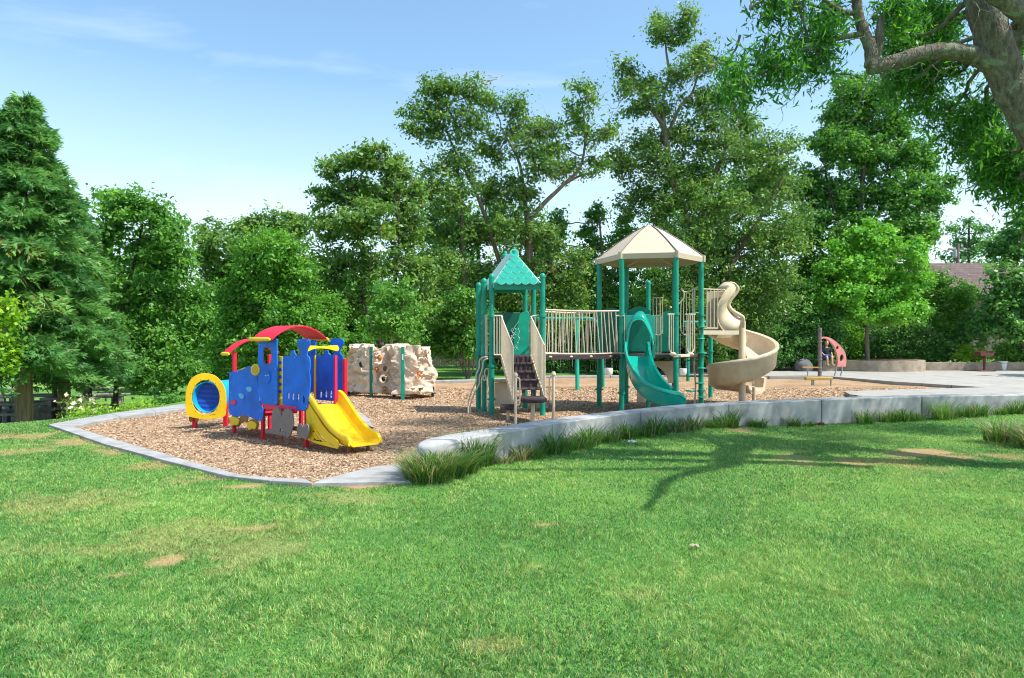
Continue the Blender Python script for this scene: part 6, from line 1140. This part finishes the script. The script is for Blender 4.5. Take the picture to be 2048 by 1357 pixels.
# ------------------------------------------------------------------ big overhanging tree, upper right
TR = np.random.default_rng(99); Yo = 9.5
ot = thing("overhanging_tree", "big lichened tree leaning in from the right with long drooping leaves", "tree", (8.3, 9.5, -.1)); tb = MB(); ND = []
def stem(pts, Y0=Yo):
    P = cr([W(q[0], q[1], Y0 + (q[3] if len(q) > 3 else 0)) for q in pts], 5); R = [float(np.interp(i / 5, range(len(pts)), [q[2] * Y0 / F / 2 * .9 for q in pts])) for i in range(len(P))]
    R = [r_ * (1 + .05 * math.sin(i * 2.1)) for i, r_ in enumerate(R)]; tb.tube(P, R, 16); ND.extend(zip(P, R))
stem([(2270, 990, 130), (2245, 820, 100), (2205, 600, 88), (2145, 400, 80), (2082, 278, 76), (2024, 175, 74), (1990, 90, 72), (1964, 0, 68), (1935, -110, 68), (1890, -300, 52), (1860, -520, 30)])
stem([(2180, 330, 60), (2150, 120, 56), (2075, 50, 44), (1995, -10, 42), (1880, -90, 36), (1760, -260, 24), (1650, -420, 14)], 8.9)
stem([(2000, 135, 56), (1965, 118, 44), (1935, 108, 38), (1880, 103, 36), (1835, 110, 34), (1790, 124, 32), (1755, 134, 30), (1738, 140, 24)])
stem([(1742, 134, 28), (1742, 100, 28), (1730, 70, 24), (1718, 35, 22), (1712, -10, 20), (1700, -90, 16), (1660, -220, 10)])
stem([(1745, 128, 22), (1758, 90, 20), (1760, 60, 18), (1762, 36, 13)])
stem([(1726, 68, 14), (1690, 74, 12), (1650, 82, 11), (1612, 98, 9), (1560, 130, 6), (1500, 160, 4)])
stem([(1714, 26, 14), (1685, 24, 11), (1660, 8, 9), (1630, -14, 8), (1560, -60, 6)])
stem([(1700, 150, 3, .2), (1580, 140, 5), (1520, 130, 6), (1470, 130, 5), (1420, 110, 3)], 9.8)
stem([(2100, 200, 46), (2240, 60, 40), (2420, -160, 30), (2600, -420, 18)])
stem([(2050, 60, 30, .5), (2090, -160, 26, 2), (2150, -420, 20, 4), (2200, -700, 12, 6)])
def wstem(pts):
    P = cr([q[:3] for q in pts], 5); R = [float(np.interp(i / 5, range(len(pts)), [q[3] for q in pts])) for i in range(len(P))]; tb.tube(P, R, 14)
wstem([(8.05, 9.5, 2.2, .3), (9.0, 9.9, 4.6, .26), (9.7, 10.2, 7.2, .23), (9.5, 9.8, 9.0, .22), (8.9, 8.8, 9.1, .25), (8.35, 7.7, 9.0, .15), (7.0, 7.5, 9.1, .08), (5.3, 7.5, 9.1, .05), (4.2, 7.6, 9.2, .02)])
wstem([(9.5, 9.8, 9.0, .16), (10.6, 10.4, 9.0, .12), (12.0, 11.0, 9.0, .07), (13.2, 11.3, 9.1, .03)])
wstem([(8.35, 7.7, 9.0, .12), (7.5, 6.9, 9.0, .08), (7.1, 5.9, 9.0, .055), (6.9, 5.2, 9.1, .02)])
wstem([(8.5, 8.0, 9.0, .09), (7.2, 8.4, 9.1, .06), (5.6, 8.8, 9.1, .03)])
OB = [(1500, 20, 34, 40), (1545, 10, 44, 40), (1600, 25, 44, 44), (1480, 70, 28, 36), (1530, 75, 46, 40), (1590, 85, 46, 38), (1645, 70, 22, 36), (1475, 125, 18, 30), (1530, 125, 36, 24), (1570, 135, 34, 20), (1640, 125, 26, 16), (1660, 30, 20, 34), (1480, 185, 22, 18, 1), (1465, 150, 14, 20),
      (1790, 20, 36, 30), (1830, 50, 44, 34, 2), (1880, 40, 44, 40, 2), (1800, 80, 34, 24, 1), (1850, 120, 46, 34, 2), (1910, 150, 50, 40, 2), (1840, 185, 40, 36, 2.5), (1790, 160, 30, 24, 2), (1900, 215, 54, 44, 2), (1960, 240, 40, 44, 1.5), (1930, 290, 46, 34, 2), (1990, 300, 50, 40, 1), (2030, 350, 44, 40, 1), (1985, 350, 34, 30, 1.5), (2050, 400, 40, 24, 1), (2045, 90, 30, 50, 1.5), (2030, 150, 30, 40, 2), (1755, 20, 20, 20, 1), (1870, 80, 40, 30, 2.5), (2080, 300, 50, 70, 1.5)]
SH = [(3.6, 9.6, 9.6, 1.0), (4.8, 10.6, 10.4, 1.2), (5.8, 9.6, 9.5, .8), (6.4, 11.6, 10.2, 1.4), (8.0, 12.4, 10.4, 1.5), (7.6, 10.6, 9.2, 1.1), (9.6, 13.6, 10.2, 1.5), (9.4, 11.4, 10.6, 1.3), (11.2, 12.4, 10.0, 1.5), (11.6, 14.6, 10.4, 1.5), (13.2, 13.2, 10.2, 1.6), (13.6, 15.6, 10.4, 1.6), (15.6, 15.0, 10.2, 1.7), (17.2, 16.6, 10.2, 1.8), (5.4, 12.6, 11.4, 1.2), (12.2, 11.0, 9.6, 1.2), (14.6, 12.6, 9.4, 1.2)]
CC, OO, TT = [], [], []
def oblob(c, rr, k_, nl_):
    low = min(ND, key=lambda q: (q[0] - Vector(c)).length); limb(tb, low[0], c, min(.05, low[1] * .5), .02, .05, 8, .07, 6)
    nc = int(k_); d = unit(TR.normal(0, 1, (nc, 3))); cc = c + d * (TR.random((nc, 1)) ** .5) * rr
    keep = vnoise(cc * 2.2 + 9) > .34; cc, d = cc[keep], d[keep]
    for j in range(min(len(cc), 14)): limb(tb, c, cc[j], .012, .004, -.02, 5, .08, 4)
    idx = np.repeat(np.arange(len(cc)), nl_); e = TR.normal(0, 1, (len(idx), 3)); C = cc[idx] + e * np.array([.13, .13, .17]); t_ = TR.normal(.42, .2, len(cc)); CC.append(C); OO.append(unit(e)); TT.append(t_[idx] + TR.normal(0, .15, len(idx)))
for b in OB:
    s = (Yo + (b[4] if len(b) > 4 else 0)) / F; c = np.array(W(b[0], b[1], Yo + (b[4] if len(b) > 4 else TR.uniform(-.25, .35)))); rr = np.array([b[2] * s, (b[2] + b[3]) * s * .45, b[3] * s]); oblob(c, rr, 30 + (880 if b[0] < 1700 else 1150) * rr[0] * rr[2], 12)
for x, y, z, r0 in SH: oblob(np.array([x, y, z]), np.array([r0, r0, r0 * .6]), 400 * r0, 12)
for i in range(26):     # thin bare twigs hanging from the limbs
    p, r_ = ND[TR.integers(60, len(ND))]; q = p + Vector((TR.normal(-.3, .35), TR.normal(0, .2), TR.normal(-.55, .25))); pts = limb(tb, p, q, .009, .003, 0, 7, .12, 4)
    for j in range(2): s_ = pts[TR.integers(2, 7)]; limb(tb, s_, s_ + Vector(TR.normal(0, .22, 3)), .005, .002, 0, 4, .12, 4)
tb.build("trunk", BK_['big'], ot, sharp=60)
C = np.concatenate(CC); V = leaves(C, None, .112, .0275, (0, 0, .2), np.concatenate(OO), .45); T = np.clip(np.concatenate(TT), 0, .97)
fast("crown", V.reshape(-1, 3), 4, LM['over'], ot, {"tint": np.repeat(T, 4)})

tree("broadleaf_tree", "leafy tree beyond the right edge shading the far paving", "tree", 31, (2360, 760), [[(2360, 760, 20), (2350, 640, 16), (2340, 520, 9)]], [(2330, 440, 110, 70), (2270, 500, 70, 60), (2400, 500, 90, 60), (2340, 550, 90, 50)], 'mid', 'grey', L=.25, Wd=.13, dens=.35, group=None, z0=.1)
# ------------------------------------------------------------------ rough tufts along the wall
def tuft(c, label, R=.28, H=.4, n=420, seed=0, dryf=.12, arch=.7, name="grass_tuft", group="rough grass tufts along the wall", tn=.4):
    r = np.random.default_rng(seed); c = np.array(c); a = r.random(n) * 6.283; q = r.random(n) ** .7 * R * .55; b = c + np.stack([np.cos(a) * q, np.sin(a) * q, 0 * a], -1); h = H * (.45 + .75 * r.random(n)); ln = h * (.35 + arch * r.random(n)); a2 = a + r.normal(0, .6, n); dr = np.stack([np.cos(a2), np.sin(a2), 0 * a], -1); side = np.stack([-np.sin(a2), np.cos(a2), 0 * a], -1); w = .0048 + .003 * r.random(n)
    P = [b - np.array([0, 0, .03])]; 
    for t in (.35, .7, 1.): P.append(b + dr * (ln * t ** 1.6)[:, None] + np.array([0, 0, 1.]) * (h * (t - .28 * arch * t ** 3))[:, None])
    wd = [1, .9, .65, .08]; V = []
    for k in range(3): V.append(np.stack([P[k] - side * (w * wd[k])[:, None], P[k] + side * (w * wd[k])[:, None], P[k + 1] + side * (w * wd[k + 1])[:, None], P[k + 1] - side * (w * wd[k + 1])[:, None]], 1))
    t_ = np.clip(r.normal(tn, .2, n), 0, .95); t_[r.random(n) < dryf] = 1; V = np.concatenate(V); T = np.tile(t_, 3)
    o = fast(name, V.reshape(-1, 3), 4, LM['clump'], None, {"tint": np.repeat(T, 4)}); return tag(o, label, "grass tuft", group)
def at_wall(px, d):
    i = min(range(len(wf)), key=lambda i: abs(px_of(wf[i]) - px)); p = wf[i]; t = (wf[min(i + 1, len(wf) - 1)] - wf[max(i - 1, 0)]).normalized(); n_ = Vector((t.y, -t.x, 0)); q = p + n_ * d; q.z = float(height(np.array([q.x]), np.array([q.y]))[0]); return q
TL = "rough grass tufts along the wall"
tuft(G(905, 945), "large coarse tuft under the rounded nose of the wall", .6, .38, 1000, 1, .12, .8)
tuft(G(855, 962), "spreading brownish tuft at the corner of the concrete slab", .5, .4, 800, 2, .3, .9); tuft(G(948, 930), "upright green tuft right of the wall nose", .5, .5, 800, 3, .12, .6); tuft(G(880, 955), "floppy tuft between slab corner and wall nose", .6, .4, 800, 33, .15, .9)
spec = [(990, .15, .3, .28, "brownish thin tuft at the pale end of the wall", .45), (1020, .2, .3, .3, "straw coloured tuft before the first wall joint", .5), (1045, .2, .4, .42, "dark tuft left of the first wall joint", .1), (1085, .22, .5, .5, "big bushy tuft just left of the first wall joint", .05), (1125, .25, .6, .55, "widest bright tuft right of the first wall joint", .03), (1165, .2, .45, .45, "tuft midway between the first two wall joints", .1), (1200, .2, .45, .45, "leaning tuft left of the paper scrap", .2), (1235, .2, .45, .42, "tuft close behind the paper scrap", .1), (1268, .2, .4, .4, "spiky tuft left of the second wall joint", .1),
        (1300, .2, .5, .45, "round tuft right of the second wall joint", .08), (1335, .2, .55, .48, "tall tuft with dry stems past the second joint", .35), (1375, .2, .4, .4, "low dark tuft in the middle of the third wall slab", .1), (1420, .2, .5, .5, "leafy tuft left of the third wall joint", .1), (1448, .2, .45, .5, "pointed tuft touching the third wall joint", .1), (1500, .2, .45, .38, "tuft between the two light streaks on the wall", .1), (1580, .2, .3, .3, "small tuft left of the stone lump", .1), (1612, .2, .25, .28, "tiny tuft nearest the stone lump", .1),
        (1718, .25, .45, .4, "dark tuft beyond the fourth wall joint", .1), (1755, .2, .5, .5, "broad shaded tuft before the fifth wall joint", .1), (1795, .2, .45, .48, "second shaded tuft before the fifth wall joint", .1), (1825, .2, .4, .42, "narrow tuft touching the fifth wall joint", .1), (1868, .3, .55, .55, "brightest lime tuft right of the fifth wall joint", .02), (1910, .25, .5, .45, "wide tuft under the sunlit wall streaks", .1), (1945, .25, .5, .45, "shaded tuft past the sunlit wall streaks", .1), (1985, .25, .5, .45, "tall tuft near the right end of the visible wall", .1), (2020, .25, .5, .45, "rightmost tuft against the wall face", .1)]
for i, (px, d, R_, H_, lab, df) in enumerate(spec): tuft(at_wall(px, d), lab, R_ * .8, H_ * (.5, .85, .62, .95)[(i * 7) % 4], int(430 * R_), 50 + i, df, .7, tn=.75 if 'bright' in lab else .4)
tuft(G(2090, 893), "large coarse clump spilling in at the right edge of the lawn", .8, .5, 800, 91, .3, 1.1, group=None); tuft(G(2000, 880), "thin seeding grass clump left of the coarse clump at the right edge", .45, .45, 300, 92, .3, .9, group=None)
